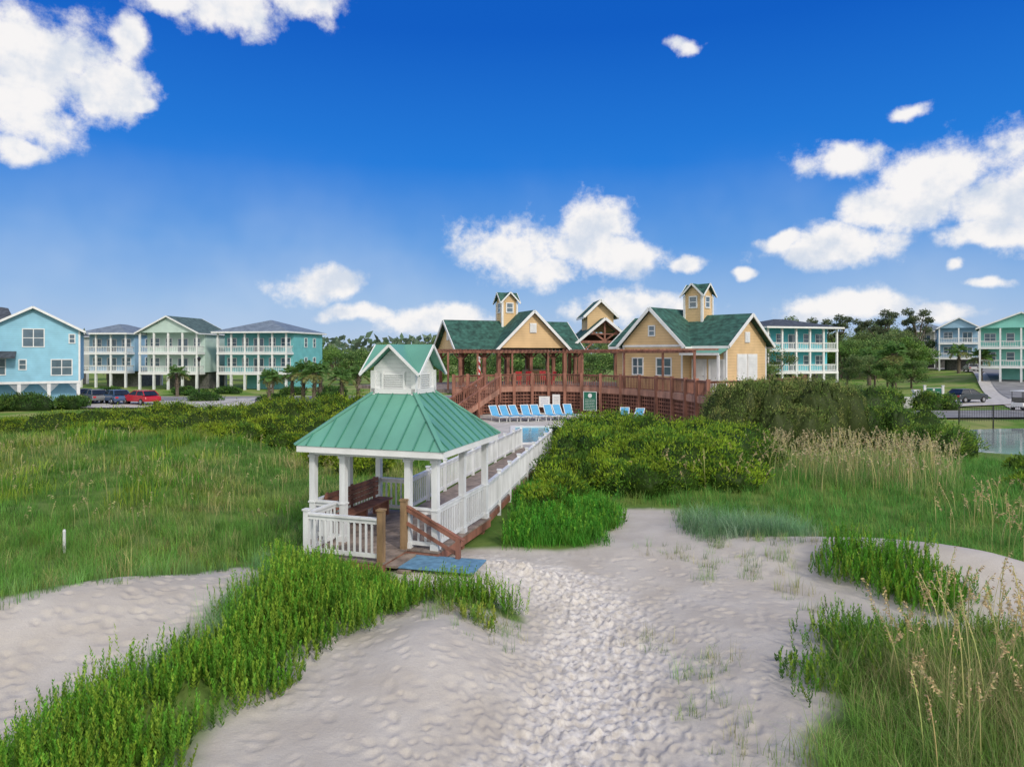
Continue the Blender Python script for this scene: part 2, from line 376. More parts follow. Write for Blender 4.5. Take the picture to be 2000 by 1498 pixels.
for p,q in[((-1.57,-1.65),(-.88,-1.65)),((1.03,-1.65),(1.57,-1.65)),((1.65,-1.57),(1.65,-.08)),((1.65,.08),(1.65,1.57)),((-1.65,-1.57),(-1.65,-.08)),((-1.65,.08),(-1.65,1.57)),((-1.57,1.65),(-.78,1.65)),((-1.0,-2.80),(-1.0,-1.75)),((-.94,-2.88),(.82,-2.88))]:
    railpart(G,(*p,FZ),(*q,FZ))
post(G,-1.0,-2.88,-.3,FZ+1.0,.12,WHITE2)
for y in(-2.88,-1.78): post(G,.9,y,-.4,FZ+1.12,.14,POSTW,'newel_post')
pb=PB()
for k in(.92,.60): pb.beam((.97,-1.78,FZ+k),(2.25,-1.78,FZ+k-.62),.035,.08)
pb.beam((.97,-1.75,FZ+1.0),(2.4,-1.75,FZ+.30),.10,.035)
pb.box(2.22,2.32,-1.83,-1.73,-.3,FZ+.36)
make('handrail',pb,BROWN,G)
pb=PB()
for i in range(2): pb.box(.99+i*.28,1.26+i*.28,-2.85,-1.88,FZ-.12-i*.09,FZ-.07-i*.09)
make('stairs',pb,DECKW,G)
pb=PB()
for i in range(4): pb.box(-1.50+i*.12,-1.39+i*.12,-1.35,1.35,FZ+.42,FZ+.46)
for i in range(4): pb.beam((-1.52,-1.35,FZ+.58+i*.13),(-1.52,1.35,FZ+.58+i*.13),.03,.11)
for y in(-1.2,0,1.2): pb.box(-1.53,-1.1,y-.04,y+.04,FZ,FZ+.418); pb.box(-1.58,-1.54,y-.04,y+.04,FZ,FZ+1.05)
be=make('bench',pb,BROWN,None); be.location=G.location; be.rotation_euler=G.rotation_euler; tag(be,'brown slatted timber bench with backrest inside gazebo','bench')
pb=PB(); a=1.93
for s in(-1,1): pb.box(-a,a,s*a-.03,s*a+.03,EZ-.11,EZ+.04); pb.box(s*a-.03,s*a+.03,-a+.035,a-.035,EZ-.11,EZ+.04)
for s in(-1,1): pb.box(-1.72,1.72,s*1.65-.06,s*1.65+.06,EZ-.2,EZ-.10); pb.box(s*1.65-.06,s*1.65+.06,-1.585,1.585,EZ-.2,EZ-.10)
pb.box(-1.89,1.89,-1.89,1.89,EZ-.095,EZ-.07)
make('fascia',pb,WHITE,G)
ZT=4.02; a=1.98; c=.55
pb=PB(); e0=EZ+.045
pb.add([(-a,-a,e0),(a,-a,e0),(a,a,e0),(-a,a,e0),(-c,-c,ZT),(c,-c,ZT),(c,c,ZT),(-c,c,ZT)],[(0,1,5,4),(1,2,6,5),(2,3,7,6),(3,0,4,7),(0,3,2,1)])
pb.beam((-a,-a,e0+.02),(-c,-c,ZT+.02),.1,.05);pb.beam((a,-a,e0+.02),(c,-c,ZT+.02),.1,.05);pb.beam((a,a,e0+.02),(c,c,ZT+.02),.1,.05);pb.beam((-a,a,e0+.02),(-c,c,ZT+.02),.1,.05)
sl=(ZT-e0)/(a-c); pb.mi=1
for k in range(-4,5):
    u=k*.41
    top=max(abs(u),c); zt=e0+(a-top)*sl
    for r in range(4):
        q=[(u,-a),(a,u),(-u,a),(-a,-u)][r]; w=[(u,-top),(top,u),(-u,top),(-top,-u)][r]
        if a-top>.15: pb.beam((q[0],q[1],e0+.015),(w[0],w[1],zt+.015),.022,.045)
rf=make('roof',pb,[GREENMETAL,SEAM],G)
b_=.575; z0=3.93; z1=4.62
pb=PB(); pb.box(-b_,b_,-b_,b_,z0,z1); 
pb.extr([(-b_,z1),(b_,z1),(0,z1+.56)],'y',-b_,b_); pb.extr([(-b_,z1),(b_,z1),(0,z1+.557)],'x',-b_+.001,b_-.001)
cu=make('cupola',pb,M('white_lap_siding',(.72,.74,.74),.5,.05,1,kind='siding',pitch=.11),rf)
pb=PB()
for sx in(-1,1):
    for sy in(-1,1): pb.box(sx*b_-.06,sx*b_+.06,sy*b_-.06,sy*b_+.06,z0,z1-.06)
for s in(-1,1): pb.box(-b_-.05,b_+.05,s*(b_+.03)-.03,s*(b_+.03)+.03,ZT-.05,ZT+.08); pb.box(s*(b_+.03)-.03,s*(b_+.03)+.03,-b_,b_,ZT-.052,ZT+.078)
make('corner_trim',pb,WHITE,rf)
pb=PB()
for k in range(7):
    z=z0+.18+k*.055
    pb.box(-.27,.27,-b_-.04,-b_-.005,z,z+.03)
for x in(-.3,.3): pb.box(x-.025,x+.025,-b_-.05,-b_-.004,z0+.14,z0+.6)
make('louvre',pb,WHITE,rf)
pb=PB()
for k in range(7):
    z=z0+.18+k*.055
    pb.box(b_+.005,b_+.04,-.27,.27,z,z+.03)
for x in(-.3,.3): pb.box(b_+.004,b_+.05,x-.025,x+.025,z0+.14,z0+.6)
make('louvre',pb,WHITE,rf)
def crossgable(parent,cx,cy,hw,ze,rise,over,mat,tmat,t=.04,th=.11):
    A=hw+over; s=rise/hw; ez=ze-s*over; zr=ze+rise
    pb=PB(); tr=PB()
    for ax in(0,1):
        for sg in(-1,1):
            for e in(-1,1):
                tri=[(e*A,sg*A,ez),(e*A,0,zr),(0,0,zr)]
                if ax: tri=[(p[1],p[0],p[2]) for p in tri]
                dz=.05
                pb.slab([(cx+p[0],cy+p[1],p[2]+dz) for p in tri],t)
                p0=(e*(A+.012),sg*A,ez+.0); p1=(e*(A+.012),0,zr+.0)
                if ax: p0=(p0[1],p0[0],p0[2]); p1=(p1[1],p1[0],p1[2])
                tr.beam((cx+p0[0],cy+p0[1],p0[2]+.02),(cx+p1[0],cy+p1[1],p1[2]+.02),.03,th)
    return make('cupola_roof',pb,mat,parent),make('roof_trim',tr,tmat,parent)
crossgable(rf,0,0,b_,z1+.04,.52,.26,GREENMETAL,WHITE,th=.065)
pb=PB(); pb.box(-1.05,1.05,-.5,.5,0,.03)
mo=make('beach_mat',pb,MATB,bevel=.01); mo.location=(-1.72,15.5,max(hz(-1.72,15.5),hz(-.8,15.3),hz(-2.6,15.6),hz(-1.5,16))+.04); mo.rotation_euler=(0,0,R(-14)); tag(mo,'blue rubber access mat on sand below steps','mat')

# ------------------------------------------------------------------ boardwalk
B=thing('boardwalk',(-1.4,20.2,0),0,'raised timber boardwalk with white railings to the pool','boardwalk')
def bl(x,y,z): return (x+1.4,y-20.2,z)
RL=[(-3.0,20.05),(.45,33.5)]; RR=[(-.70,19.4),(.92,27.7),(2.1,33.8)]
def pl(P,t):
    P=[Vector(p) for p in P]; s=[0]
    for i in range(len(P)-1): s.append(s[-1]+(P[i+1]-P[i]).length)
    t*=s[-1]
    for i in range(len(P)-1):
        if t<=s[i+1]+1e-6: return P[i].lerp(P[i+1],(t-s[i])/(s[i+1]-s[i]))
    return P[-1]
pb=PB(); n=95
for i in range(n):
    a0,a1=pl(RL,i/n),pl(RL,(i+.94)/n); b0,b1=pl(RR,i/n),pl(RR,(i+.94)/n)
    pb.slab([bl(a0.x,a0.y,FZ),bl(b0.x,b0.y,FZ),bl(b1.x,b1.y,FZ),bl(a1.x,a1.y,FZ)],.04)
make('deck_floor',pb,DECKW,B)
pb=PB()
for P in(RL,RR):
    for k in range(len(P)-1): pb.beam(bl(*P[k],FZ-.13),bl(*P[k+1],FZ-.13),.06,.17)
make('deck_frame',pb,BROWN,B)
for P in(RL,RR):
    m=9
    for i in range(m+1):
        c=pl(P,i/m); q=bl(c.x,c.y,0)
        if i>0: post(B,q[0],q[1],-.4,FZ+1.03,.11,WHITE2)
        if i<m:
            d=pl(P,(i+1)/m); railpart(B,bl(c.x,c.y,FZ),bl(d.x,d.y,FZ))

# ------------------------------------------------------------------ generic windows
def window(parent,kind,a,b0,z0,w,h,mull=1,cross=True,fr=WHITE,name='window'):
    pb=PB(); t=.09
    def bx(u0,u1,v0,v1,d0,d1):
        if kind=='f': pb.box(a+u0,a+u1,b0-d1,b0-d0,z0+v0,z0+v1)
        elif kind=='r': pb.box(b0+d0,b0+d1,a+u0,a+u1,z0+v0,z0+v1)
        else: pb.box(b0-d1,b0-d0,a+u0,a+u1,z0+v0,z0+v1)
    pb.mi=1; bx(-w/2+t,w/2-t,t,h-t,-.02,.02); pb.mi=0
    bx(-w/2,w/2,0,t,-.02,.07); bx(-w/2,w/2,h-t,h,-.02,.07); bx(-w/2,-w/2+t,t,h-t,-.02,.06); bx(w/2-t,w/2,t,h-t,-.02,.06)
    for i in range(1,mull+1):
        u=-w/2+w*i/(mull+1); bx(u-.04,u+.04,t,h-t,-.015,.05)
    if cross: bx(-w/2+t,w/2-t,h/2-.03,h/2+.03,-.015,.045)
    return make(name,pb,[fr,GLASS],parent)
def hiproof(pb,x0,x1,y0,y1,ze,rise,o,t=.12):
    x0-=o;x1+=o;y0-=o;y1+=o; W=x1-x0; D=y1-y0
    if W>=D: r0=((x0+D/2),(y0+y1)/2); r1=((x1-D/2),(y0+y1)/2)
    else: r0=((x0+x1)/2,y0+W/2); r1=((x0+x1)/2,y1-W/2)
    if abs(W-D)<.1: r0=(r0[0]-.1,r0[1]); r1=(r1[0]+.1,r1[1])
    zt=ze+rise
    V=[(x0,y0,ze),(x1,y0,ze),(x1,y1,ze),(x0,y1,ze),(*r0,zt),(*r1,zt)]
    if W>=D or abs(W-D)<.1: F=[(0,1,5,4),(1,2,5),(2,3,4,5),(3,0,4)]
    else: F=[(0,1,4),(1,2,5,4),(2,3,5),(3,0,4,5)]
    pb.add(V,F+[(0,3,2,1)])
    return (x0,x1,y0,y1)
def gableroof(rpb,wpb,tpb,x0,x1,y0,y1,ze,rise,o,axis='x',t=.1,oe=None):
    oe=o if oe is None else oe
    T=(lambda a,b,z:(a,b,z)) if axis=='x' else (lambda a,b,z:(b,a,z))
    a0,a1,c0,c1=(x0,x1,y0,y1) if axis=='x' else (y0,y1,x0,x1)
    half=(c1-c0)/2; cm=(c0+c1)/2; s=rise/half; zr=ze+rise; ez=ze-s*o
    g=.14
    for sg in(-1,1):
        ce=cm+sg*(half+o)
        rpb.slab([T(a0-oe,ce,ez+g),T(a1+oe,ce,ez+g),T(a1+oe,cm,zr+g),T(a0-oe,cm,zr+g)],t)
        for aa in(a0-oe-.03,a1+oe+.03): tpb.beam(T(aa,ce,ez+.05),T(aa,cm,zr+.05),.06,.22)
        tpb.beam(T(a0-oe,ce+sg*.03,ez-.0),T(a1+oe,ce+sg*.03,ez-.0),.05,.18)
    if wpb:
        V=[T(a0,c0,ze),T(a0,c1,ze),T(a0,cm,zr),T(a1,c0,ze),T(a1,c1,ze),T(a1,cm,zr)]
        wpb.add(V,[(0,1,2),(5,4,3),(0,3,4,1),(1,4,5,2),(2,5,3,0)])

# ------------------------------------------------------------------ beach houses
def beach_house(loc,rot,W,D,label,wall,roofm,rtype='hip',fz=2.6,fh=3.05,nfl=2,porch=2.2,ncol=5,side='r',sidewall=None,rise=2.,group='beach houses along the street',frontwall=None):
    E=thing('house',loc,rot,label,'house',group)
    ze=fz+fh*nfl; x0,x1=-W/2,W/2
    pb=PB(); pb.box(x0,x1,porch,D,fz,ze)
    rp=PB(); tp=PB()
    if rtype=='hip':
        q=hiproof(rp,x0,x1,0,D,ze+.1,rise,.55)
        for s in((q[0],q[1],q[2]-.02,q[2]+.02),(q[0],q[1],q[3]-.02,q[3]+.02),(q[0]-.02,q[0]+.02,q[2]+.03,q[3]-.03),(q[1]-.02,q[1]+.02,q[2]+.03,q[3]-.03)): tp.box(*s,ze-.12,ze+.12)
    else: gableroof(rp,pb,tp,x0,x1,0,D,ze,rise,.4,'y')
    make('wall',pb,wall,E); r=make('roof',rp,roofm,E); make('roof_trim',tp,WHITE,E)
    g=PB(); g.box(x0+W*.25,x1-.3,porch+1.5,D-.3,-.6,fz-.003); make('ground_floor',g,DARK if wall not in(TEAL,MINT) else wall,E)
    for i in range(ncol):
        x=x0+.15+(W-.3)*i/(ncol-1)
        c=PB(); c.box(x-.12,x+.12,.05,.29,fz,ze-.05); make('column',c,WHITE,E)
        c=PB(); c.box(x-.15,x+.15,.02,.32,-.8,fz-.3); make('piling',c,WHITE2,E)
        if i in(0,ncol-1): c=PB(); c.box(x-.15,x+.15,D-.5,D-.2,-.8,fz-.3); make('piling',c,WHITE2,E)
    for k in range(nfl):
        z=fz+fh*k
        c=PB(); c.box(x0,x1,0,porch-.004,z-.3,z); make('balcony',c,WHITE,E)
        for i in range(ncol-1):
            a=x0+.15+(W-.3)*i/(ncol-1)+.13; b2=x0+.15+(W-.3)*(i+1)/(ncol-1)-.13
            c=PB(); rail(c,(a,.17,z),(b2,.17,z),h=1.,sp=.28,bw=.05,top=.1); make('railing',c,WHITE,E)
        c=PB(); rail(c,(x1-.1,.32,z),(x1-.1,porch-.1,z),h=1.,sp=.28,bw=.05,top=.1); make('railing',c,WHITE,E)
        for i in range(ncol-1):
            xc=x0+.15+(W-.3)*(i+.5)/(ncol-1)
            if i==(ncol-1)//2: window(E,'f',xc,porch,z+.05,1.7,2.15,1,False,name='door')
            else: window(E,'f',xc,porch,z+.75,1.1 if i%2 else 1.6,1.5,0 if i%2 else 1)
        for sd,xx in(('r',x1),('l',x0)):
            for f in(.4,.7) if D>9 else (.55,):
                window(E,sd,porch+(D-porch)*f,xx,z+.8,.95,1.5,0)
    return E
def gz(x,y): return (x,y,hz(x,y))
def place(cx,cy,rot,W):
    return gz(cx-math.cos(R(rot))*W/2,cy-math.sin(R(rot))*W/2)
beach_house(place(-33.6,103,-10,11.5),-10,11.5,12,'teal three storey beach house with white balconies and hip roof',TEAL,RGREY,'hip',ncol=6)
beach_house(place(-47.6,104.5,-6,9.5),-6,9.5,9,'pale seafoam beach house with white balconies and front gable',SEAF,RGG,'gable',ncol=5,rise=2.4)
beach_house(place(-62,111,-6,8),-6,8,10,'white and blue beach house with balconies on pilings',BLUE2,RGREY,'hip',ncol=4,rise=1.6)
beach_house(place(-78,116,-6,9),-6,9,10,'cream beach house with balconies on pilings',CREAM,RDARK,'gable',ncol=4)
beach_house(place(46.3,98,18,12),18,12,10,'turquoise house with white columned balconies and low grey roof',M('turquoise_siding',(.10,.50,.58),.6,.06,1,kind='siding',pitch=.22),RDARK,'hip',ncol=6,rise=1.3,fz=3)
beach_house(gz(79.5,107.9),-35,11,11,'mint green house with white balconies and gabled roof',MINT,RGG,'gable',ncol=5,rise=2.3)
beach_house(gz(90.5,140),-28,7,10,'blue narrow house with white balconies',BLUE2,RGREY,'gable',ncol=3)
beach_house(gz(98,163),-25,9.5,9,'white house with stacked balconies and grey roof',CREAM,RGREY,'hip',ncol=4)
E=thing('house',(-45,72,-.6),30,'large light blue beach house with dark gabled roofs and white windows','house','beach houses along the street')
W1=PB(); RF=PB(); TR=PB()
W1.box(-8,0,0,11,2.7,8.0); W1.box(-17,-8.003,-2.5,10,2.7,8.8)
gableroof(RF,W1,TR,-8,0,0,11,8.0,2.2,.5,'y'); gableroof(RF,W1,TR,-17,-8.003,-2.5,10,8.6,2.6,.5,'y')
RF.slab([(-8.5,.5,8.6),(-5.5,.5,8.6),(-6.5,4,10.3),(-8.5,4,10.6)],.1)
make('wall',W1,LBLUE,E); make('roof',RF,RDARK,E); make('roof_trim',TR,WHITE,E)
g=PB(); g.box(-16.5,-.4,1.6,9.5,-.5,2.69); make('ground_floor',g,LBLUE,E)
for x in(-7.8,-5.2,-2.7,-.15):
    c=PB(); c.box(x-.15,x+.15,.02,.32,-.6,2.69); make('piling',c,WHITE,E)
for x in(-16.8,-14,-11,-8.4):
    c=PB(); c.box(x-.15,x+.15,-2.45,-2.15,-.6,2.69); make('piling',c,WHITE,E)
c=PB(); c.box(-8,0.03,-.03,-.003,2.5,2.75)
for xa,xb in((-7.8,-5.2),(-5.2,-2.7),(-2.7,-.15)):
    for k in range(6): 
        c.beam((xa+.15+k*.14,.1,2.5),(xa+.15,.1,2.5-k*.14-.1),.03,.03)
        c.beam((xb-.15-k*.14,.1,2.5),(xb-.15,.1,2.5-k*.14-.1),.03,.03)
make('skirt_trim',c,WHITE,E)
c=PB(); c.box(-.14,.03,-.03,-.003,2.76,8.0); c.box(.003,.03,-.003,.14,2.76,8.0); make('corner_trim',c,WHITE,E)
window(E,'f',-4,0,6.2,1.9,1.9,1); window(E,'f',-1.6,0,3.3,1.9,1.7,1); window(E,'f',-4.9,0,3.9,.7,1.1,0); window(E,'f',-6.9,0,3.4,1.3,1.7,1); window(E,'f',-.7,0,6.6,.6,1,0)
for x in(-10,-12.6,-15): window(E,'f',x,-2.5,6.6,1.3,1.6,1); window(E,'f',x,-2.5,3.5,1.3,1.6,1)
c=PB(); c.slab([(-8.1,-1.4,5.2),(-5.4,-1.4,5.2),(-5.4,-.02,5.8),(-8.1,-.02,5.8)],.12); make('awning_roof',c,RDARK,E)

# ------------------------------------------------------------------ clubhouse: left pavilion
DZ=2.4
P=thing('pavilion',(-4.3,56,0),22,'open air pavilion with yellow gables and green shingle roof','pavilion')
Wp=PB(); RF=PB(); TR=PB()
LX=10.8
gableroof(RF,Wp,TR,0,LX,0,6,5.45,2.25,.45,'x')
gableroof(RF,Wp,TR,3.1,9.3,-.8,3.5,5.45,3.0,.35,'y')
Wp.box(0,LX,.0,.2,5.0,5.449); Wp.box(0,LX,5.8,6,5.0,5.449); Wp.box(0,.2,.2,5.8,5.0,5.449); Wp.box(LX-.2,LX,.2,5.8,5.,5.449)
make('gable_wall',Wp,YEL,P); rf=make('roof',RF,GSH,P); make('roof_trim',TR,WHITE,P)
for x in(0.15,2.2,4.3,6.4,8.5,10.6):
    for y in(.12,5.85):
        c=PB(); c.box(x-.13,x+.13,y-.12,y+.12,DZ,5.0); c.beam((x,y,4.4),(x+.55,y,4.98),.1,.1); c.beam((x,y,4.4),(x-.55,y,4.98),.1,.1); make('post',c,BROWN,P)
for x in(3.2,9.2):
    c=PB(); c.box(x-.15,x+.15,-.8,-.5,DZ,5.45); make('post',c,BROWN,P)
c=PB(); c.box(5.9,6.5,-.87,-.8,6.7,7.5); 
for k in range(7): c.box(5.95,6.45,-.9,-.87,6.75+k*.1,6.8+k*.1)
make('vent',c,WHITE,P)
c=PB(); c.box(-.06,0,2.7,3.3,6.1,6.8); make('vent',c,WHITE,P)
c=PB(); c.box(7.9,10.2,4.3,5.5,DZ,3.5); make('bar_counter',c,YEL,P)
def tower(parent,x,y,hw,z0,z1,rise,mat=YEL,rm=GSH):
    c=PB(); c.box(x-hw,x+hw,y-hw,y+hw,z0,z1); c.extr([(x-hw,z1),(x+hw,z1),(x,z1+rise-.02)],'y',y-hw,y+hw); c.extr([(y-hw,z1),(y+hw,z1),(y,z1+rise-.023)],'x',x-hw+.001,x+hw-.001)
    t=make('cupola',c,mat,parent)
    for k,aa,bb in(('f',x,y-hw),('r',y,x+hw),('l',y,x-hw)): window(t,k,aa,bb,z1-1.05,.7,.9,0)
    tr=PB()
    for a_ in(-1,1):
        for b2 in(-1,1): tr.box(x+a_*hw-.08,x+a_*hw+.08,y+b2*hw-.08,y+b2*hw+.08,z0,z1-.1)
    make('corner_trim',tr,WHITE,t)
    crossgable(t,x,y,hw,z1+.02,rise,.26,rm,WHITE,.06,.12)
    return t
tower(rf,5.35,3,.68,7.2,9.55,.7)
# ---- middle timber gable
Tm=thing('entrance_pavilion',(8.2,61,0),4,'timber truss gable pavilion with green roof and lantern','pavilion')
RF=PB(); TR=PB(); 
gableroof(RF,None,TR,-2.4,2.4,0,6,6.0,2.0,.35,'y')
rf=make('roof',RF,GSH,Tm); make('roof_trim',TR,WHITE,Tm)
c=PB()
c.beam((-2.4,.1,6.0),(2.4,.1,6.0),.16,.22)
for s in(-1,1): c.beam((s*2.3,.1,6.05),(0,.1,7.9),.16,.2); c.beam((0,.1,6.1),(s*1.15,.1,6.95),.13,.15); c.beam((s*2.2,.1,4.9),(s*1.1,.1,5.9),.13,.15)
c.beam((0,.1,6.1),(0,.1,7.8),.15,.15); c.beam((-1.3,.1,6.7),(1.3,.1,6.7),.1,.12)
make('truss',c,BROWN,Tm)
for x in(-2.25,2.25):
    for y in(.1,5.9): c=PB(); c.box(x-.16,x+.16,y-.16,y+.16,DZ,5.9); make('post',c,BROWN,Tm)
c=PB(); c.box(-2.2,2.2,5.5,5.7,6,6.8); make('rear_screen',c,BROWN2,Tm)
RF=PB(); TR=PB(); Wp=PB(); Wp.box(-1.2,1.2,2,5,7.0,8.6); gableroof(RF,Wp,TR,-1.2,1.2,2,5,8.6,1.15,.4,'y',.08)
t=make('lantern',Wp,YEL,rf); make('lantern_roof',RF,GSH,t); make('lantern_trim',TR,WHITE,t)
# ---- right clubhouse
Cb=thing('clubhouse',(14.4,46.5,0),-45,'yellow sided clubhouse with green shingle roof and cupola','clubhouse')
Wp=PB(); RF=PB(); TR=PB()
Wp.box(-9,0,0,6,-.3,5.7); Wp.box(-7.7,-2.7,-1.0,-.002,DZ,5.7)
gableroof(RF,Wp,TR,-9,0,0,6,5.7,1.95,.45,'x')
gableroof(RF,Wp,TR,-7.7,-2.7,-1.,3.2,5.7,2.45,.35,'y')
make('wall',Wp,YEL,Cb); rf=make('roof',RF,GSH,Cb); make('roof_trim',TR,WHITE,Cb)
TR=PB()
TR.box(-.16,.03,-.03,-.003,DZ,5.5); TR.box(.003,.03,-.003,.14,DZ,5.5); TR.box(.003,.03,5.86,6.03,0,5.5)
TR.box(-7.73,-7.6,-1.03,-1.003,DZ,5.45); TR.box(-2.83,-2.7,-1.03,-1.003,DZ,5.45); TR.box(-7.73,-2.67,-1.06,-1.003,5.45,5.6)
make('corner_trim',TR,WHITE,Cb)
RF=PB(); RF.slab([(-2.65,-1.5,5.0),(.3,-1.5,5.0),(.3,-.02,5.45),(-2.65,-.02,5.45)],.1); make('porch_roof',RF,GREENMETAL,Cb)
c=PB(); c.box(-2.65,.3,-1.56,-1.505,4.86,5.02); c.box(.1,.24,-1.45,-1.31,DZ,4.86); make('porch_trim',c,WHITE,Cb)
window(Cb,'f',-5.2,-1.,6.2,.6,.8,0,name='window'); window(Cb,'f',-4.2,-1.,3.4,1.3,1.3,1); window(Cb,'f',-6.4,-1.,3.4,1.,1.3,1)
def door(parent,kind,a,b0,z,w,h,mat=WHITE):
    c=PB()
    def bx(u0,u1,v0,v1,d0,d1):
        if kind=='f': c.box(a+u0,a+u1,b0-d1,b0-d0,z+v0,z+v1)
        else: c.box(b0+d0,b0+d1,a+u0,a+u1,z+v0,z+v1)
    bx(-w/2,w/2,0,h,-.02,.03)
    for v0,v1 in((.15,.9),(1.05,h-.15)): bx(-w/2+.14,w/2-.14,v0,v1,.03,.045)
    bx(-w/2-.1,-w/2,0,h+.1,-.02,.06); bx(w/2,w/2+.1,0,h+.1,-.02,.06); bx(-w/2,w/2,h,h+.1,-.02,.06)
    d=make('door',c,mat,parent); c=PB(); 
    c.box(a+w/2-.16,a+w/2-.1,b0-.1,b0-.045,z+1,z+1.06)
    make('handle',c,RIM,d)
door(Cb,'f',-.7,0,DZ,.95,2.1); door(Cb,'f',-2.0,0,DZ,.95,2.1)
for u in(1.5,3.05):
    c=PB(); c.box(.003,.06,u,u+1.45,3.0,4.95)
    for k in range(15): c.box(.06,.085,u+.08,u+1.37,3.1+k*.115,3.16+k*.115)
    make('shutter',c,WHITE,Cb)
c=PB(); c.box(.003,.07,2.65,3.35,5.75,6.5); 
for k in range(6): c.box(.07,.09,2.7,3.3,5.8+k*.11,5.85+k*.11)
make('vent',c,WHITE,Cb)
tower(rf,-3.8,3,.72,7.0,9.35,.70)
# ---- deck
ARC=[(-4.2,49.2),(-1.6,52.2),(2,53.6),(5.3,52.6),(8.6,48.8),(10.6,44.2),(11.3,39.6)]
def cat(P,n):
    P=[np.array(p,float) for p in P]; P=[2*P[0]-P[1]]+P+[2*P[-1]-P[-2]]; out=[]
    m=len(P)-3
    for k in range(n+1):
        t=k/n*m; i=min(int(t),m-1); f=t-i; a,b2,c,d=P[i:i+4]
        out.append(.5*((2*b2)+(c-a)*f+(2*a-5*b2+4*c-d)*f*f+(-a+3*b2-3*c+d)*f**3))
    return out
D=thing('sun_deck',(3,50,0),0,'curved red brown raised timber deck with pergola and lattice skirt','deck')
def dl(p,z): return (float(p[0])-3,float(p[1])-50,z)
ND=16
A=cat(ARC,ND); cen=np.array((3,43.)); 
def outw(p,d): 
    v=np.array(p)-cen; return np.array(p)+v/np.linalg.norm(v)*d
pb=PB()
for i in range(ND):
    a0,a1=A[i],A[i+1]; k0=11 if i<12 else 7; b0,b1=outw(a0,k0),outw(a1,k0)
    pb.slab([dl(a0,DZ),dl(a1,DZ),dl(b1,DZ),dl(b0,DZ)],.25)
make('deck_floor',pb,DECKW,D)
pb=PB()
for i in range(ND): pb.beam(dl(outw(A[i],-.05),DZ-.15),dl(outw(A[i+1],-.05),DZ-.15),.06,.40)
make('rim_board',pb,M('light_red_brown_timber',(.38,.20,.145),.6,.25,3,.2,20,'wood'),D)
for i in range(ND+1):
    c=PB(); p=dl(outw(A[i],-.06),0); c.box(p[0]-.11,p[0]+.11,p[1]-.11,p[1]+.11,.2,DZ+1.1); make('post',c,BROWN,D)
for i in range(ND):
    c=PB(); rail(c,dl(A[i],DZ),dl(A[i+1],DZ),h=1.,sp=.15,bw=.055,top=.14); make('railing',c,BROWN,D)
    c=PB(); p=Vector(dl(outw(A[i],.02),.4)); q=Vector(dl(outw(A[i+1],.02),.4)); Lh=(q-p).length
    for k in range(1,int(Lh/.26)): m=p.lerp(q,k*.26/Lh); c.beam(m+Vector((0,0,.1)),m+Vector((0,0,1.65)),.03,.08)
    for k in range(7): c.beam(p+Vector((0,0,.12+k*.25)),q+Vector((0,0,.12+k*.25)),.025,.07)
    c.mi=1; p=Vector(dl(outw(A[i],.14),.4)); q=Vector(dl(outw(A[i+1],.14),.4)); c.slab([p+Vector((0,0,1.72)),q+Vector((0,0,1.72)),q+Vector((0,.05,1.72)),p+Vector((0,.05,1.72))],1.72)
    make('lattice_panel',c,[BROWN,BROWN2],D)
PZ=5.1; NP=14
for i in range(0,NP+1,2):
    p=dl(outw(A[i],.5),0); c=PB(); c.box(p[0]-.07,p[0]+.07,p[1]-.07,p[1]+.07,DZ,PZ); make('pergola_post',c,BROWN,D)
pb=PB()
for i in range(NP):
    for o_ in(.41,.59): pb.beam(dl(outw(A[i],o_),PZ+.0),dl(outw(A[i+1],o_),PZ+.0),.04,.16)
    if i<12: pb.beam(dl(outw(A[i],2.9),PZ),dl(outw(A[i+1],2.9),PZ),.06,.15)
make('pergola_beam',pb,BROWN,D)
pb=PB(); A2=cat(ARC,72)
for j,a0 in enumerate(A2[:64]): pb.beam(dl(outw(a0,-.1),PZ+.14),dl(outw(a0,3.2 if j<54 else 2.0),PZ+.14),.035,.11)
make('pergola_rafters',pb,BROWN,D)
RTN=[(11.3,39.6),(14.,40.6),(16.5,43),(18.6,45.6),(20.5,48.4)]
for i in range(4):
    c=PB(); rail(c,dl(RTN[i],DZ),dl(RTN[i+1],DZ),h=1.,sp=.17,bw=.045,top=.14); make('railing',c,BROWN,D)
    p=dl(RTN[i+1],0); c=PB(); c.box(p[0]-.1,p[0]+.1,p[1]-.1,p[1]+.1,0,DZ+1.08); make('post',c,BROWN,D)
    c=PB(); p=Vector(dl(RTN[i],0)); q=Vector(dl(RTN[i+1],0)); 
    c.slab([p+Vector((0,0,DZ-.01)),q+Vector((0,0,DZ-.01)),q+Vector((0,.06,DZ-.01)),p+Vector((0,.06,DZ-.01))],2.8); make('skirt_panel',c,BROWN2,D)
S=thing('deck_stairs',(-4.3,46.6,.4),44,'red brown timber stairs climbing to the sun deck','stairs')
pb=PB()
for i in range(12): pb.box(i*.34,i*.34+.37,-.8,.8,i*.165+.1,i*.165+.15)
for y in(-.82,.82): pb.beam((0,y,.05),(4.1,y,2.0),.06,.34)
make('stair_flight',pb,M('light_red_brown_stair_timber',(.38,.20,.145),.6,.25,3,.2,20,'wood'),S)
for y in(-.82,.82):
    c=PB(); rail(c,(0,y,.15),(4.1,y,2.1),h=.95,sp=.18,bw=.045,top=.14); make('railing',c,BROWN,S)
    for x,z in((0,0),(2,1),(4,2)): c=PB(); c.box(x-.07,x+.07,y-.07,y+.07,-.2 if x==0 else z-.9,z+1.2); make('post',c,BROWN,S)
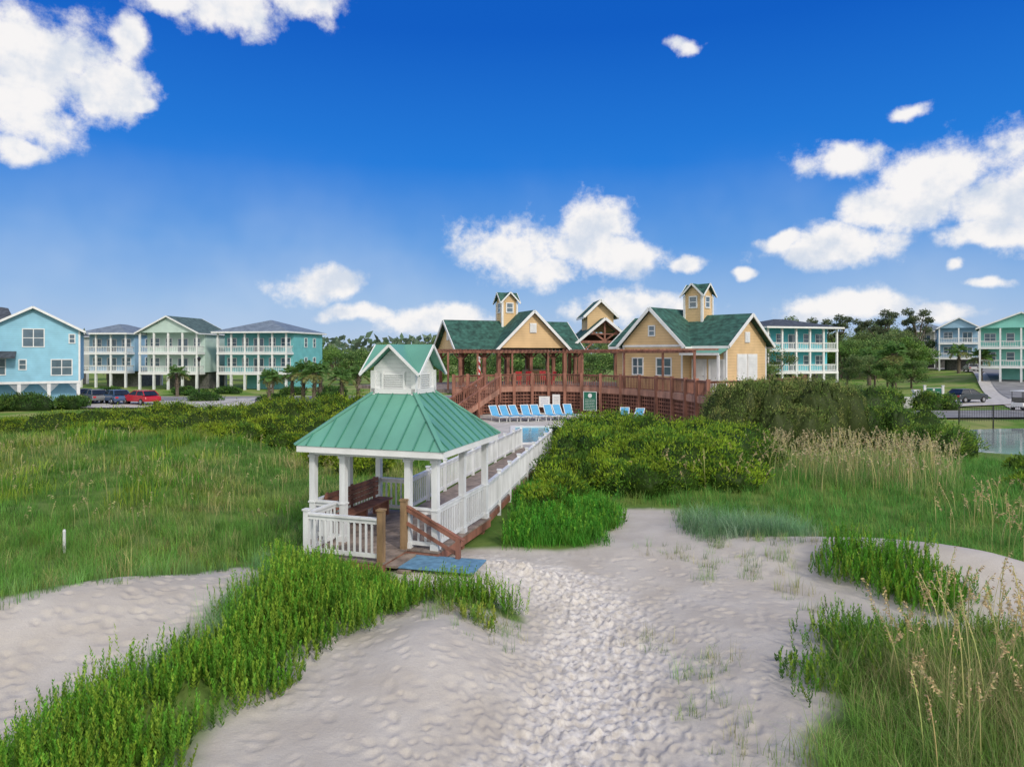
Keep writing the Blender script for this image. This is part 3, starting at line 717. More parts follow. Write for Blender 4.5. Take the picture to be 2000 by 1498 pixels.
# signs
def sign(name,loc,rot,w,h,mat,label,lines_=5,lm=WHITE,frame=WHITE,emblem=False):
    E=thing(name,loc,rot,label,'sign')
    c=PB(); c.box(-w/2,w/2,-.03,0,0,h); make('board',c,mat,E,bevel=.01)
    c=PB(); t=.04
    c.box(-w/2-t,w/2+t,-.045,-.0,-t,0); c.box(-w/2-t,w/2+t,-.045,0,h,h+t); c.box(-w/2-t,-w/2,-.045,0,0,h); c.box(w/2,w/2+t,-.045,0,0,h); make('frame',c,frame,E)
    c=PB(); rr=random.Random(3)
    top=h*(.62 if emblem else .88)
    for k in range(lines_):
        z=top-(k+.5)*top/(lines_+.3); x=-w*.38
        while x<w*.36:
            l=rr.uniform(.05,.14)*w; c.box(x,min(x+l,w*.4),-.036,-.031,z,z+.35*top/lines_*.6); x+=l+.03*w
    if emblem: c.cyl((0,-.03,h*.8),(0,-.038,h*.8),h*.12,h*.12,20)
    make('lettering',c,lm,E); return E
sign('notice_board',(5.85,51.75,.75),-30,1.0,1.35,SIGNG,'green notice board with pale lettering on lattice wall',7,emblem=True)
sign('notice_board',(2.5,53.2,.9),-3,.75,.75,WHITE,'white notice with blue lettering on lattice wall',4,M('blue_ink',(.05,.12,.4)),WHITE)
sign('notice_board',(3.4,53.1,.8),-6,.5,1.0,WHITE,'tall white pool rules notice on lattice wall',8,M('dark_ink',(.08,.08,.1)),WHITE)
def lounger():
    E=thing('sun_lounger',(0,0,0),0,'blue sling sun lounger with raised backrest on pool terrace','sun lounger','blue sun loungers beside the pool')
    c=PB(); c.slab([(-.26,-.9,.34),(.26,-.9,.34),(.26,.35,.36),(-.26,.35,.36)],.03); make('seat',c,CHB,E)
    c=PB(); c.slab([(-.26,.36,.37),(.26,.36,.37),(.26,.85,.98),(-.26,.85,.98)],.035); make('backrest',c,CHB,E)
    c=PB()
    for s in(-1,1): c.beam((s*.29,-.95,.34),(s*.29,.4,.35),.04,.05); c.beam((s*.29,.36,.36),(s*.29,.88,1.0),.04,.05)
    c.beam((-.29,-.93,.34),(.29,-.93,.34),.04,.04); c.beam((-.29,.88,1.0),(.29,.88,1.0),.04,.04); make('frame',c,WHITE,E)
    for x in(-.28,.28):
        for y in(-.75,.4): c=PB(); c.beam((x,y,0),(x,y,.34),.04,.04); make('leg',c,WHITE,E)
    return E
l0=lounger(); l0.location=(-.95,46.9,.4); l0.rotation_euler=(0,0,R(28))
for i in range(1,8): copything(l0,(-.95+i*.69+(0.2 if i>4 else 0),46.9+.18*i,.4),28+rng.normal()*5-i*1.5)
copything(l0,(8.0,44.6,.4),-30); copything(l0,(7.3,45.2,.4),-15)
def chair():
    E=thing('patio_chair',(0,0,0),0,'red slatted patio chair on the sun deck','chair','red patio chairs on the deck')
    c=PB(); c.box(-.25,.25,-.25,.25,.42,.46); make('seat',c,REDP,E)
    c=PB()
    for k in range(4): c.beam((-.21+k*.14,.25,.47),(-.21+k*.14,.36,1.15),.11,.03)
    c.beam((-.25,.36,1.1),(.25,.36,1.1),.04,.06); make('backrest',c,REDP,E)
    for x in(-.23,.23):
        for y in(-.22,.22): c=PB(); c.box(x-.025,x+.025,y-.025,y+.025,0,.42); make('leg',c,REDP,E)
    return E
c0=chair(); c0.location=(.4,55.2,DZ); c0.rotation_euler=(0,0,R(200)); 
for x,y,r in((1.5,55.6,150),(2.6,56,20),(3.1,55.2,240)): copything(c0,(x,y,DZ),r)
E=thing('striped_pole',(-2.6,53.9,DZ),0,'red and white spiral striped pole on the deck','pole')
m_,nt,b=newmat('red_white_spiral'); tcx=nt.nodes.new('ShaderNodeTexCoord'); wv=nt.nodes.new('ShaderNodeTexWave'); wv.bands_direction='DIAGONAL'; wv.inputs['Scale'].default_value=1.1
nt.links.new(tcx.outputs['Object'],wv.inputs[0]); cr=nt.nodes.new('ShaderNodeValToRGB'); cr.color_ramp.interpolation='CONSTANT'; cr.color_ramp.elements[0].color=(.6,.02,.03,1); cr.color_ramp.elements[1].color=(.8,.8,.8,1); cr.color_ramp.elements[1].position=.5
nt.links.new(wv.outputs['Fac'],cr.inputs[0]); nt.links.new(cr.outputs[0],b.inputs['Base Color'])
c=PB(); c.cyl((0,0,.1),(0,0,2.2),.17,.13,16); make('shaft',c,m_,E); c=PB(); c.cyl((0,0,2.2),(0,0,2.35),.18,.05,16); make('cap',c,WHITE,E); c=PB(); c.cyl((0,0,0),(0,0,.1),.26,.24,16); make('base',c,WHITE,E)

# ------------------------------------------------------------------ cars
def car(loc,rot,col,label,name='parked_car'):
    E=thing(name,loc,rot,label,'car','parked cars')
    paint=M('car_paint_'+label.split()[0],col,.25,.03,1,spec=.6)
    c=PB(); prof=[(-2.2,.35),(-2.25,.6),(-2.15,.88),(-1.3,.98),(1.0,1.0),(1.9,.9),(2.2,.78),(2.25,.5),(2.15,.3)]
    c.extr([(x,z) for x,z in prof],'y',-.88,.88); make('body',c,paint,E,bevel=.08)
    c=PB(); V=[(-1.9,-.82,.97),(1.05,-.82,.97),(1.05,.82,.97),(-1.9,.82,.97),(-1.4,-.64,1.42),(.25,-.64,1.42),(.25,.64,1.42),(-1.4,.64,1.42)]; c.add(V,PB.HEX); make('windscreen',c,CGLASS,E,bevel=.04)
    c=PB(); c.box(-1.42,.27,-.66,.66,1.41,1.47)
    for s in(-1,1): c.beam((-.45,s*.83,.97),(-.45,s*.655,1.44),.06,.05); c.beam((1.06,s*.82,.97),(.26,s*.65,1.44),.06,.05); c.beam((-1.91,s*.82,.97),(-1.41,s*.65,1.44),.08,.06)
    make('roof_panel',c,paint,E,bevel=.03)
    for x in(-1.4,1.4):
        for s in(-1,1):
            c=PB(); c.cyl((x,s*.72,.33),(x,s*.92,.33),.33,.33,20); w=make('wheel',c,TYRE,E,bevel=.02)
            c=PB(); c.cyl((x,s*.9,.33),(x,s*.935,.33),.2,.19,12); make('rim',c,RIM,w)
    for s in(-1,1):
        c=PB(); c.box(2.16,2.26,s*.66-.16,s*.66+.16,.62,.76); make('headlight',c,WHITE,E)
        c=PB(); c.box(-2.27,-2.17,s*.66-.14,s*.66+.14,.65,.82); make('tail_light',c,REDP,E)
    return E
def road_z(x,y): return hz(x,y)+.18
for x,y,r,cc,lb in[(-39.2,73,150,(.45,.02,.03),'red parked hatchback on pale parking area'),(-42.6,74.2,140,(.05,.10,.20),'dark blue parked car beside light blue house'),(-45.4,75.,140,(.16,.17,.18),'grey parked car beside light blue house'),(-48,76.5,150,(.03,.03,.035),'black parked car beside light blue house'),(50,76,20,(.04,.05,.06),'dark parked car on pale parking bays'),(87,131,70,(.5,.5,.5),'silver parked car on distant road')]:
    car((x,y,road_z(x,y)),r,cc,lb)

# ------------------------------------------------------------------ vegetation engine
class Veg:
    def __init__(s): s.V=[];s.Q=[];s.C=[];s.n=0
    def push(s,V,Q,C): s.V.append(V);s.Q.append(Q+s.n);s.C.append(C);s.n+=len(V)
    def leaves(s,P,Dv,l,w,C):
        n=len(P); Dv=Dv/np.linalg.norm(Dv,axis=1,keepdims=True); r=rng.normal(size=(n,3)); sd=np.cross(Dv,r); sd/=np.linalg.norm(sd,axis=1,keepdims=True)+1e-9
        l=np.broadcast_to(l,n)[:,None]; w=np.broadcast_to(w,n)[:,None]
        V=np.stack([P,P+Dv*l*.45+sd*w,P+Dv*l,P+Dv*l*.45-sd*w],1).reshape(-1,3)
        s.push(V,np.arange(4*n).reshape(n,4),np.repeat(C,4,0))
    def blades(s,P,h,lean,w,C,k=3,droop=1.):
        n=len(P); a=rng.random(n)*2*math.pi; ld=np.stack([np.cos(a),np.sin(a),0*a],1); sd=np.stack([-np.sin(a),np.cos(a),0*a],1)
        h=np.broadcast_to(h,n); lean=np.broadcast_to(lean,n); rows=[]
        for j in range(k+1):
            t=j/k; c=P+ld*(lean*h*t**1.8)[:,None]+np.array([0,0,1])*(h*(t-.35*droop*lean*t**2.5))[:,None]
            ww=w*(1-t*.88); ww=np.broadcast_to(ww,n)[:,None]; rows+= [c-sd*ww/2,c+sd*ww/2]
        V=np.stack(rows,1); m=2*(k+1); base=np.arange(n)[:,None]*m
        q=np.concatenate([base+np.array([[2*j,2*j+1,2*j+3,2*j+2]]) for j in range(k)],0)
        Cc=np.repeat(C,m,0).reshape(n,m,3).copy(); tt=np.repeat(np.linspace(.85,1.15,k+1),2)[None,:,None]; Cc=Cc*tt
        s.push(V.reshape(-1,3),q,Cc.reshape(-1,3))
    def tube(s,pts,rad,col,n=7):
        pts=np.array(pts,float); rows=[]
        for i,p in enumerate(pts):
            d=pts[min(i+1,len(pts)-1)]-pts[max(i-1,0)]; d/=np.linalg.norm(d); up=np.array([0,0,1.]) if abs(d[2])<.9 else np.array([1.,0,0])
            a=np.cross(d,up); a/=np.linalg.norm(a); b2=np.cross(d,a)
            t=np.arange(n)*2*math.pi/n; rows.append(p+rad[i]*(np.cos(t)[:,None]*a+np.sin(t)[:,None]*b2))
        V=np.concatenate(rows); q=[]
        for i in range(len(pts)-1):
            for j in range(n): q.append((i*n+j,i*n+(j+1)%n,(i+1)*n+(j+1)%n,(i+1)*n+j))
        s.push(V,np.array(q),np.tile(col,(len(V),1)))
    def blob(s,c,r,col,n=10):
        th=np.linspace(.02,math.pi-.02,n); ph=np.arange(2*n)*math.pi/n
        T,Pp=np.meshgrid(th,ph,indexing='ij'); d=np.stack([np.sin(T)*np.cos(Pp),np.sin(T)*np.sin(Pp),np.cos(T)],-1)
        k=1+.12*rng.normal(size=T.shape); V=(np.array(c)+d*np.array(r)*k[...,None]).reshape(-1,3)
        id_=np.arange(n*2*n).reshape(n,2*n); i2=np.roll(id_,-1,1)
        q=np.stack([id_[:-1],i2[:-1],i2[1:],id_[1:]],-1).reshape(-1,4); s.push(V,q,np.tile(col,(len(V),1)))
    def obj(s,name,mat,parent=None): return npmesh(name,np.concatenate(s.V),np.concatenate(s.Q),mat,np.concatenate(s.C),False,parent)
def cvar(base,n,v=.25,alt=None,pa=0.):
    c=np.array(base)[None,:]*(1+rng.normal(size=(n,1))*v); c=np.clip(c,.3*np.array(base),2*np.array(base)); c=c*(1+rng.normal(size=(n,3))*.06)
    if alt is not None:
        m=rng.random(n)<pa; c[m]=np.array(alt)*(1+rng.normal(size=(m.sum(),1))*.2)
    return np.clip(c,.005,1)
def inpoly(poly,n,edge=0.,soft=0.):
    P=np.array(poly); lo=P.min(0)-.4; hi=P.max(0)+.4; out=[]; tot=0
    while tot<n:
        q=rng.random((n*2,2))*(hi-lo)+lo; d=sdist(q[:,0],q[:,1],poly)+(fbm(q[:,0],q[:,1],1.,55,3)-.5)*edge
        if soft: q=q[rng.random(len(q))<sst(-soft*.35,soft,d)*sst(.30,.45,fbm(q[:,0],q[:,1],.8,58,2)+.12)]
        else: q=q[d>0]
        out.append(q); tot+=len(q)
    return np.concatenate(out)[:n]
DKF=[(-5.1,18.0),(-5.0,16.1),(-4.9,15.6),(-2.9,14.9),(-2.2,14.5),(-.3,14.4),(.2,16.2),(-.6,19.4),(.95,27.7),(2.1,33.8),(.4,33.8),(-3.1,20.1),(-4.0,20.1)]
def free(q): return q[sdist(q[:,0],q[:,1],DKF)<.05]
def tufts(veg,centers,nb,rad,h,lean,w,base,alt=None,pa=0,v=.25,k=3,hv=.3):
    n=len(centers)*nb; c=np.repeat(centers,nb,0)+rng.normal(size=(n,2))*rad
    cz=H(c[:,0],c[:,1])-.02; P=np.column_stack([c,cz])
    cb=cvar(base,len(centers),v*.8,alt,pa); C=np.repeat(cb,nb,0)*(1+rng.normal(size=(n,1))*.15)
    hh=np.repeat(h*(1+rng.normal(size=len(centers))*hv).clip(.4,1.8),nb)*rng.uniform(.55,1.15,n)
    veg.blades(P,hh,rng.uniform(.1,1,n)*lean,w,np.clip(C,.01,1),k)
# left dune field
FIELD=[(-45,8),(-15,8.4),(-12.2,9.6),(-10.2,11.2),(-8.6,12.4),(-7.4,14),(-6.5,15.6),(-5.6,16.2),(-5.1,18.2),(-4.2,20.4),(-3.3,21),(-.4,33),(-3,37),(-12,43),(-30,47),(-60,47)]
vg=Veg()
q=free(inpoly(FIELD,11000,1.0)); near=q[:,1]<25
gpat=fbm(q[:,0],q[:,1],3,201,3)
qn=q[near]; pn=gpat[near]
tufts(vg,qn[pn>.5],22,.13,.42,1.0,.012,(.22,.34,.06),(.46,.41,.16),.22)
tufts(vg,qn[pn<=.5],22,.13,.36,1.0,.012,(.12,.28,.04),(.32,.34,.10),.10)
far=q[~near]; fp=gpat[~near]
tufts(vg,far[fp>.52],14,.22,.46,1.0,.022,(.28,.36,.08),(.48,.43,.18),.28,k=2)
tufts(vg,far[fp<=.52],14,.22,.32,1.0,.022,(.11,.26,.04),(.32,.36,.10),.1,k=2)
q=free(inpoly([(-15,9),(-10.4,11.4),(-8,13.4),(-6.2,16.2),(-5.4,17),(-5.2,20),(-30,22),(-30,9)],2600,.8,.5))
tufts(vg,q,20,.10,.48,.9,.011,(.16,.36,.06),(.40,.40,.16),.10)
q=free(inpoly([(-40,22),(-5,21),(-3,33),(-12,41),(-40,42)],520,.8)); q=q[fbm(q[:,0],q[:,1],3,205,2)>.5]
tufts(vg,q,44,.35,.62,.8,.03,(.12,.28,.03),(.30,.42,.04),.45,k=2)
o=vg.obj('dune_grass',LEAF); tag(o,'dense green and olive dune grass covering the dune','grass',kind='stuff')
# right side field
FR=[(5.3,22.2),(4.7,19.1),(7.7,18.2),(9.4,17.4),(13.8,13.4),(18,10),(34,20),(32,31),(24,34),(14,35),(9,29),(4.6,26),(3.4,23)]
vg=Veg(); q=inpoly(FR,5200,.8)
tufts(vg,q,22,.15,.40,.95,.014,(.13,.34,.06),(.28,.38,.09),.22)
q=inpoly([(-.2,17.8),(2.3,17.8),(2.7,19.2),(3.5,21.4),(3,23.5),(.6,25.5),(.1,21.5)],900,.5,.3)
tufts(vg,q,24,.12,.38,.9,.016,(.10,.34,.035),(.20,.38,.045),.2)
q=inpoly([(4.6,18.3),(7.4,17.6),(8.2,19.6),(5,20.8)],180,1.2,.8)
tufts(vg,q,30,.13,.55,1.1,.012,(.20,.38,.18),(.32,.44,.28),.3)
o=vg.obj('dune_grass',LEAF); tag(o,'lush green beach grass beside the sand path','grass',kind='stuff')
# foreground grass lower right
vg=Veg(); FG=[(5.3,12.0),(8.5,12.0),(11,11.6),(14,11),(13,6),(3.1,6),(3.4,8.6),(4.4,9.7)]
q=inpoly(FG,1250,1.0,.7); tufts(vg,q,24,.11,.50,1.0,.009,(.20,.36,.07),(.44,.40,.18),.2)
q=inpoly([(4.6,7),(8,7),(8.5,10),(5.5,10.5)],260,.5); tufts(vg,q,20,.09,.80,.9,.008,(.26,.36,.10),(.46,.40,.19),.35)
sp_=np.array([(4.2,17),(4.6,16.2),(5.4,16.5),(4.4,15.2),(6.1,15.8),(3.1,10.7),(3.3,11.4),(2.6,9.7),(-.9,12.9),(-.4,12.8),(-.15,12.4),(-1.3,12.9),(6.0,14.6),(5.9,13.8),(5,17.4),(6.6,17.2),(3.6,17.3),(2.9,8.7),(2.4,12.4),(6.4,16.4),(6.0,17.2),(5.4,15.5),(7.3,16.7),(-.7,12.0)])
sp2=np.repeat(sp_,7,0)+rng.normal(size=(168,2))*.24
tufts(vg,sp2,14,.06,.30,.9,.008,(.24,.38,.11),(.48,.46,.25),.25)
q=inpoly([(-10.8,10.8),(-8.4,12.7),(-7.0,14.4),(-6.2,15.6),(-6.0,15.0),(-7.3,12.9),(-9.2,11)],60,.3); tufts(vg,q,18,.08,.40,.8,.009,(.2,.38,.10))
q=inpoly([(-6.2,8.5),(-5.2,11),(-5.3,15.0),(-4.7,15.4),(-4.7,11),(-5.4,7)],220,.3); tufts(vg,q,16,.08,.42,.9,.009,(.2,.40,.14),(.36,.42,.22),.2)
q=free(inpoly([(-5.9,15.4),(-4.5,14.8),(-4.7,16.4),(-5.9,16.6)],90,.3)); tufts(vg,q,18,.08,.42,.9,.009,(.17,.38,.12),(.3,.4,.2),.2)
o=vg.obj('dune_grass',LEAF); tag(o,'green and straw coloured grass tufts on the sand','grass',kind='stuff')
# leafy ground cover
def leafy(veg,q,h,nl,ll,lw,base,alt,pa,tl=.18):
    n=len(q); z=H(q[:,0],q[:,1]); hh=h*rng.uniform(.5,1.25,n)*(.35+1.25*fbm(q[:,0],q[:,1],1.1,301,2))
    tilt=rng.normal(size=(n,2))*tl; t=np.tile(np.linspace(.08,1,nl),(n,1))+rng.random((n,nl))*.04
    cx=q[:,0,None]+tilt[:,0,None]*hh[:,None]*t; cy=q[:,1,None]+tilt[:,1,None]*hh[:,None]*t; cz=z[:,None]+hh[:,None]*t
    a=rng.random((n,nl))*2*math.pi; up=.9+1.3*t
    Dv=np.stack([np.cos(a),np.sin(a),up],-1).reshape(-1,3); Pp=np.stack([cx,cy,cz],-1).reshape(-1,3)
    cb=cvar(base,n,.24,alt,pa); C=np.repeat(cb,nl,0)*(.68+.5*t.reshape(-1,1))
    veg.leaves(Pp,Dv,ll*(1.15-.5*t.reshape(-1))*rng.uniform(.7,1.3,n*nl),lw,np.clip(C,.01,1))
GB=(.13,.31,.03); GA=(.27,.41,.045)
STRIP=[(-5.3,15.5),(-5.1,14.1),(-4.9,11.3),(-6.0,9.1),(-6.6,6),(-3.9,6),(-3.8,8.35),(-3.4,11.0),(-2.7,12.2),(-1.6,13.1),(-.1,12.9),(.3,13.3),(-.4,13.8),(-1.8,13.9),(-2.9,14.4),(-4.9,15.4)]
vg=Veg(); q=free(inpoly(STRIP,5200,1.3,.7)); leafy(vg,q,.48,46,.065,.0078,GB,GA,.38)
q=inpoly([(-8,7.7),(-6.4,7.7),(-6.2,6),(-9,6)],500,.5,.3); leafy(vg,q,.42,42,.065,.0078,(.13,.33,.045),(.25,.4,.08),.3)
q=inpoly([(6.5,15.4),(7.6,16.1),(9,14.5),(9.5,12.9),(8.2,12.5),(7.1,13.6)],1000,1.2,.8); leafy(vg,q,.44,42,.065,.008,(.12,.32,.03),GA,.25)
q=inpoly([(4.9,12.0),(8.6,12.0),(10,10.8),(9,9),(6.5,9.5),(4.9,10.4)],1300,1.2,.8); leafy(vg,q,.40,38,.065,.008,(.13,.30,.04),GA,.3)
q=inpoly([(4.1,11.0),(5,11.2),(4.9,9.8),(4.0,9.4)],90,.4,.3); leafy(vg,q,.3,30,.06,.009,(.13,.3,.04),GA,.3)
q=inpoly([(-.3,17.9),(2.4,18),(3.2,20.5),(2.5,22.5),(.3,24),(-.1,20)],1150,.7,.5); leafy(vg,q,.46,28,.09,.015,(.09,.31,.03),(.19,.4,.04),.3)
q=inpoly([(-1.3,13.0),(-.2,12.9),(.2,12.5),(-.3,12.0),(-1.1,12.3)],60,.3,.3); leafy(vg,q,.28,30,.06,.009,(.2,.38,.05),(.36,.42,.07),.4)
o=vg.obj('leafy_ground_cover',LEAF); tag(o,'bright green leafy seaside plants spreading over the sand','ground cover',kind='stuff')
# sea oats
def oats(veg,q,h,stemc,headc,hw=.006,nh=26,hs=.05):
    n=len(q); z=H(q[:,0],q[:,1]); a=rng.random(n)*6.28; hh=h*rng.uniform(.65,1.2,n); lean=rng.uniform(.08,.4,n)
    P=np.column_stack([q,z]); ld=np.stack([np.cos(a),np.sin(a),0*a],1); sd=np.stack([-np.sin(a),np.cos(a),0*a],1); k=6; rows=[]
    def cur(t): return P+ld*(lean*hh*t**2.2)[:,None]+np.array([0,0,1])*(hh*(t-.12*np.clip(t-.7,0,1)*4*lean))[:,None]
    for j in range(k+1):
        t=j/k; c=cur(t); rows+=[c-sd*hw,c+sd*hw]
    V=np.stack(rows,1); m=2*(k+1); base=np.arange(n)[:,None]*m
    qd=np.concatenate([base+np.array([[2*j,2*j+1,2*j+3,2*j+2]]) for j in range(k)],0)
    veg.push(V.reshape(-1,3),qd,np.repeat(cvar(stemc,n,.15),m,0))
    for j in range(nh):
        t=.74+.28*j/nh; c=cur(t); d=ld*.7+rng.normal(size=(n,3))*.45+np.array([0,0,.25-.6*(j/nh)])
        veg.leaves(c+rng.normal(size=(n,3))*.012,d,hs*rng.uniform(.7,1.4,n),hs*.22,cvar(headc,n,.2))
vg=Veg()
ST=(.50,.46,.19); HD=(.58,.45,.24)
q=inpoly([(4.6,7.2),(8.6,7.2),(10.5,10.6),(7.2,11.8),(5.2,9.8)],170,.6); oats(vg,q,1.4,ST,HD,nh=34,hs=.045)
q=inpoly([(-7.6,8.2),(-6.2,8.2),(-6.8,10),(-8.2,10.5)],7,.1); oats(vg,q,.8,ST,HD)
BAND=[(9.5,24),(14.5,22.5),(17.5,27),(20.2,32.5),(11,32)]
q=inpoly(BAND,480,2.,1.2); oats(vg,q,1.35,ST,(.54,.45,.27),.008,12,.08)
q=inpoly([(3.8,24),(9,22.5),(11,30),(7,28)],75,1.); oats(vg,q,1.3,ST,HD,.008,12,.08)
q=free(inpoly([(-40,20),(-6,19),(-4,24),(-4,33),(-30,36)],550,1.)); q=q[fbm(q[:,0],q[:,1],4,207,2)>.45]; oats(vg,q,.75,ST,(.50,.44,.22),.006,9,.06)
q=inpoly([(11.5,14.8),(15,12),(20,17),(19,24),(12,20)],200,1.); oats(vg,q,1.1,ST,HD,.007,12,.07)
o=vg.obj('sea_oats',DRY); tag(o,'tall straw coloured sea oats with drooping seed heads','grass',kind='stuff')
vg=Veg(); q=inpoly(BAND,620,2.,1.2); tufts(vg,q,11,.24,.75,.8,.011,(.42,.39,.19),(.20,.34,.08),.55)
o=vg.obj('dry_grass',DRY); tag(o,'tan dry tall grass band in front of the hedge','grass',kind='stuff')

# shrubs
def shrub(cx,cy,r,n,leaf,base,alt,pa,label,lobes=9,z=None,flat=.0,group='coastal shrubs on the dunes',name='shrub',rot=0,jt=.10):
    vg=Veg(); z0=hz(cx,cy) if z is None else z; r=np.array(r,float); ls=[]
    for i in range(lobes):
        a=rng.random()*6.28; d=math.sqrt(rng.random())*.66
        sc=rng.uniform(.24,.50)*(1-.2*d)
        c=np.array([math.cos(a)*d*r[0],math.sin(a)*d*r[1],r[2]*(rng.uniform(.25,.55)*(1-.35*d) if not flat else flat)])
        ls.append((c,r*np.array([sc,sc,(1-c[2]/r[2])*rng.uniform(.75 if not flat else .88,1.06)*(1-.25*d*d)])))
    ls.append((np.array([0,0,r[2]*.25]),r*np.array([.74,.74,.6 if not flat else .7])))
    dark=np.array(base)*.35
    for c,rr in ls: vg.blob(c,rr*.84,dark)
    w=np.array([rr[0]*rr[1]+rr[0]*rr[2] for c,rr in ls]); w/=w.sum()
    pick=rng.choice(len(ls),n,p=w); Cc=np.array([l[0] for l in ls])[pick]; Rr=np.array([l[1] for l in ls])[pick]
    d=rng.normal(size=(n,3)); d[:,2]=np.where(rng.random(n)<.85,np.abs(d[:,2]),d[:,2]); d/=np.linalg.norm(d,axis=1,keepdims=True)
    jit=1+rng.normal(size=(n,1))*jt+.03; Pp=Cc+d*Rr*jit
    keep=Pp[:,2]>-.1
    for c,rr in ls: keep&=(((Pp-c)/(rr*.82))**2).sum(1)>1
    Pp=Pp[keep]; d=d[keep]; k=len(Pp)
    cl=fbm(Pp[:,0]*3+cx*3,Pp[:,1]*3+Pp[:,2]*2+cy*3,1.6,401,3); C=cvar(base,k,.22); m=(cl+rng.normal(size=k)*.06)>(1-pa); C[m]=cvar(alt,m.sum(),.2)
    C*=(.55+.85*(fbm(Pp[:,0]+cx,Pp[:,1]-Pp[:,2],.7,77,2)))[:,None]
    dv=d*.8+rng.normal(size=(k,3))*.5+np.array([0,0,.6])
    vg.leaves(Pp,dv,leaf*rng.uniform(.6,1.5,k),leaf*.20,np.clip(C,.008,1))
    o=vg.obj(name,LEAF); o.location=(cx,cy,z0-.05); o.rotation_euler=(0,0,R(rot)); return tag(o,label,'shrub',group)
LM=(.27,.40,.03); DG=(.10,.20,.035)
lb1='wind shaped bright green coastal shrub on the dune'; lb2='dense olive green clipped hedge shrub beside the deck'
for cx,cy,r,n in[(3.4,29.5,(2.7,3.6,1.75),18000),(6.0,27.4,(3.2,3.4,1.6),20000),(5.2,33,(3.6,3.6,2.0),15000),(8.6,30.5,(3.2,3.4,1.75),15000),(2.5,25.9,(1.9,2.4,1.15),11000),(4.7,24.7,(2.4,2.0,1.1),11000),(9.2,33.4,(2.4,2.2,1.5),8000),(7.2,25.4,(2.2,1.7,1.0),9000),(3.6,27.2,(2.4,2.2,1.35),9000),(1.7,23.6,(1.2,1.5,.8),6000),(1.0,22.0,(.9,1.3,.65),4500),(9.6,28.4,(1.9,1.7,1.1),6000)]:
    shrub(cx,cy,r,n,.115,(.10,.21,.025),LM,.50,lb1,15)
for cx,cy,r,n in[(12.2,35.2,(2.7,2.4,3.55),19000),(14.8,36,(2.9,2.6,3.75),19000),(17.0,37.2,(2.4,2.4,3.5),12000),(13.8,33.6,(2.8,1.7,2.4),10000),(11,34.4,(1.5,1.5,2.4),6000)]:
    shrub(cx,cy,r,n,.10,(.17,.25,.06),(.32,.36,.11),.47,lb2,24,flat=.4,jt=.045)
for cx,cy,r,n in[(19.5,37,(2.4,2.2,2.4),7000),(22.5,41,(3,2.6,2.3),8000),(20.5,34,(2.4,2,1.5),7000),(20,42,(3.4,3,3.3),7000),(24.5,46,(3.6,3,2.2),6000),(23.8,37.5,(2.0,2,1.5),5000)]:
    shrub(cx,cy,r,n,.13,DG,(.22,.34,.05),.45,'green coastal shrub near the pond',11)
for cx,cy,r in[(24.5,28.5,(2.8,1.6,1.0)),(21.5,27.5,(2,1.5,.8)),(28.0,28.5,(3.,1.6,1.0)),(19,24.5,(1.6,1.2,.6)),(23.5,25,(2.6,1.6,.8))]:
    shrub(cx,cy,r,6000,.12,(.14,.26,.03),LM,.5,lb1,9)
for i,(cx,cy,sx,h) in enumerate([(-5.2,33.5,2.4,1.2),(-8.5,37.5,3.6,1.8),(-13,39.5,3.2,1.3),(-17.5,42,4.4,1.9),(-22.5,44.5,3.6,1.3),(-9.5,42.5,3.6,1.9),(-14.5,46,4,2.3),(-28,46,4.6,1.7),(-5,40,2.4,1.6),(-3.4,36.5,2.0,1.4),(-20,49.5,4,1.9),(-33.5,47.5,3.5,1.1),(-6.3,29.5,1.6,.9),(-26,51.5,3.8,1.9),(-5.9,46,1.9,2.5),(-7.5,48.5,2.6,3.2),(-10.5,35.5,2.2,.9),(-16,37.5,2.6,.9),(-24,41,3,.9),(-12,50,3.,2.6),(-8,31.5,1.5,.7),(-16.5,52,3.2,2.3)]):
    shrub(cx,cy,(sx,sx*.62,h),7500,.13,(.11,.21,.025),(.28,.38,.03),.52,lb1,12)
for i in range(18):
    x=-62+i*3.9+rng.normal()*1.; y=79.5 if i%2 else 92+rng.random()*3
    if -47<x<-29 and y<82: y=78.5 if x>-36 else 91
    shrub(x,y,(2.2,1.3,.7+.4*rng.random()),1500,.25,(.07,.16,.035),(.15,.28,.05),.4,'low dark green garden shrub along the street',5,group='garden shrubs along the street')
for x,y,r in[(-47,67,(3,1.6,1.6)),(-44,69,(2.2,1.5,1.3)),(-50,66,(3,1.6,1.6)),(-52,62,(3.5,2,1.3))]:
    shrub(x,y,r,3500,.2,(.07,.15,.035),(.15,.25,.05),.4,'dark green shrub in front of light blue house',7,group='garden shrubs along the street')
for i in range(5):
    shrub(24+i*4.2,64+rng.normal()*2.5+i*1.2,(2.4,2,1.0+rng.random()*1.2),2500,.25,DG,(.22,.32,.05),.4,'green shrub beside the entrance drive',6,group='garden shrubs along the street')

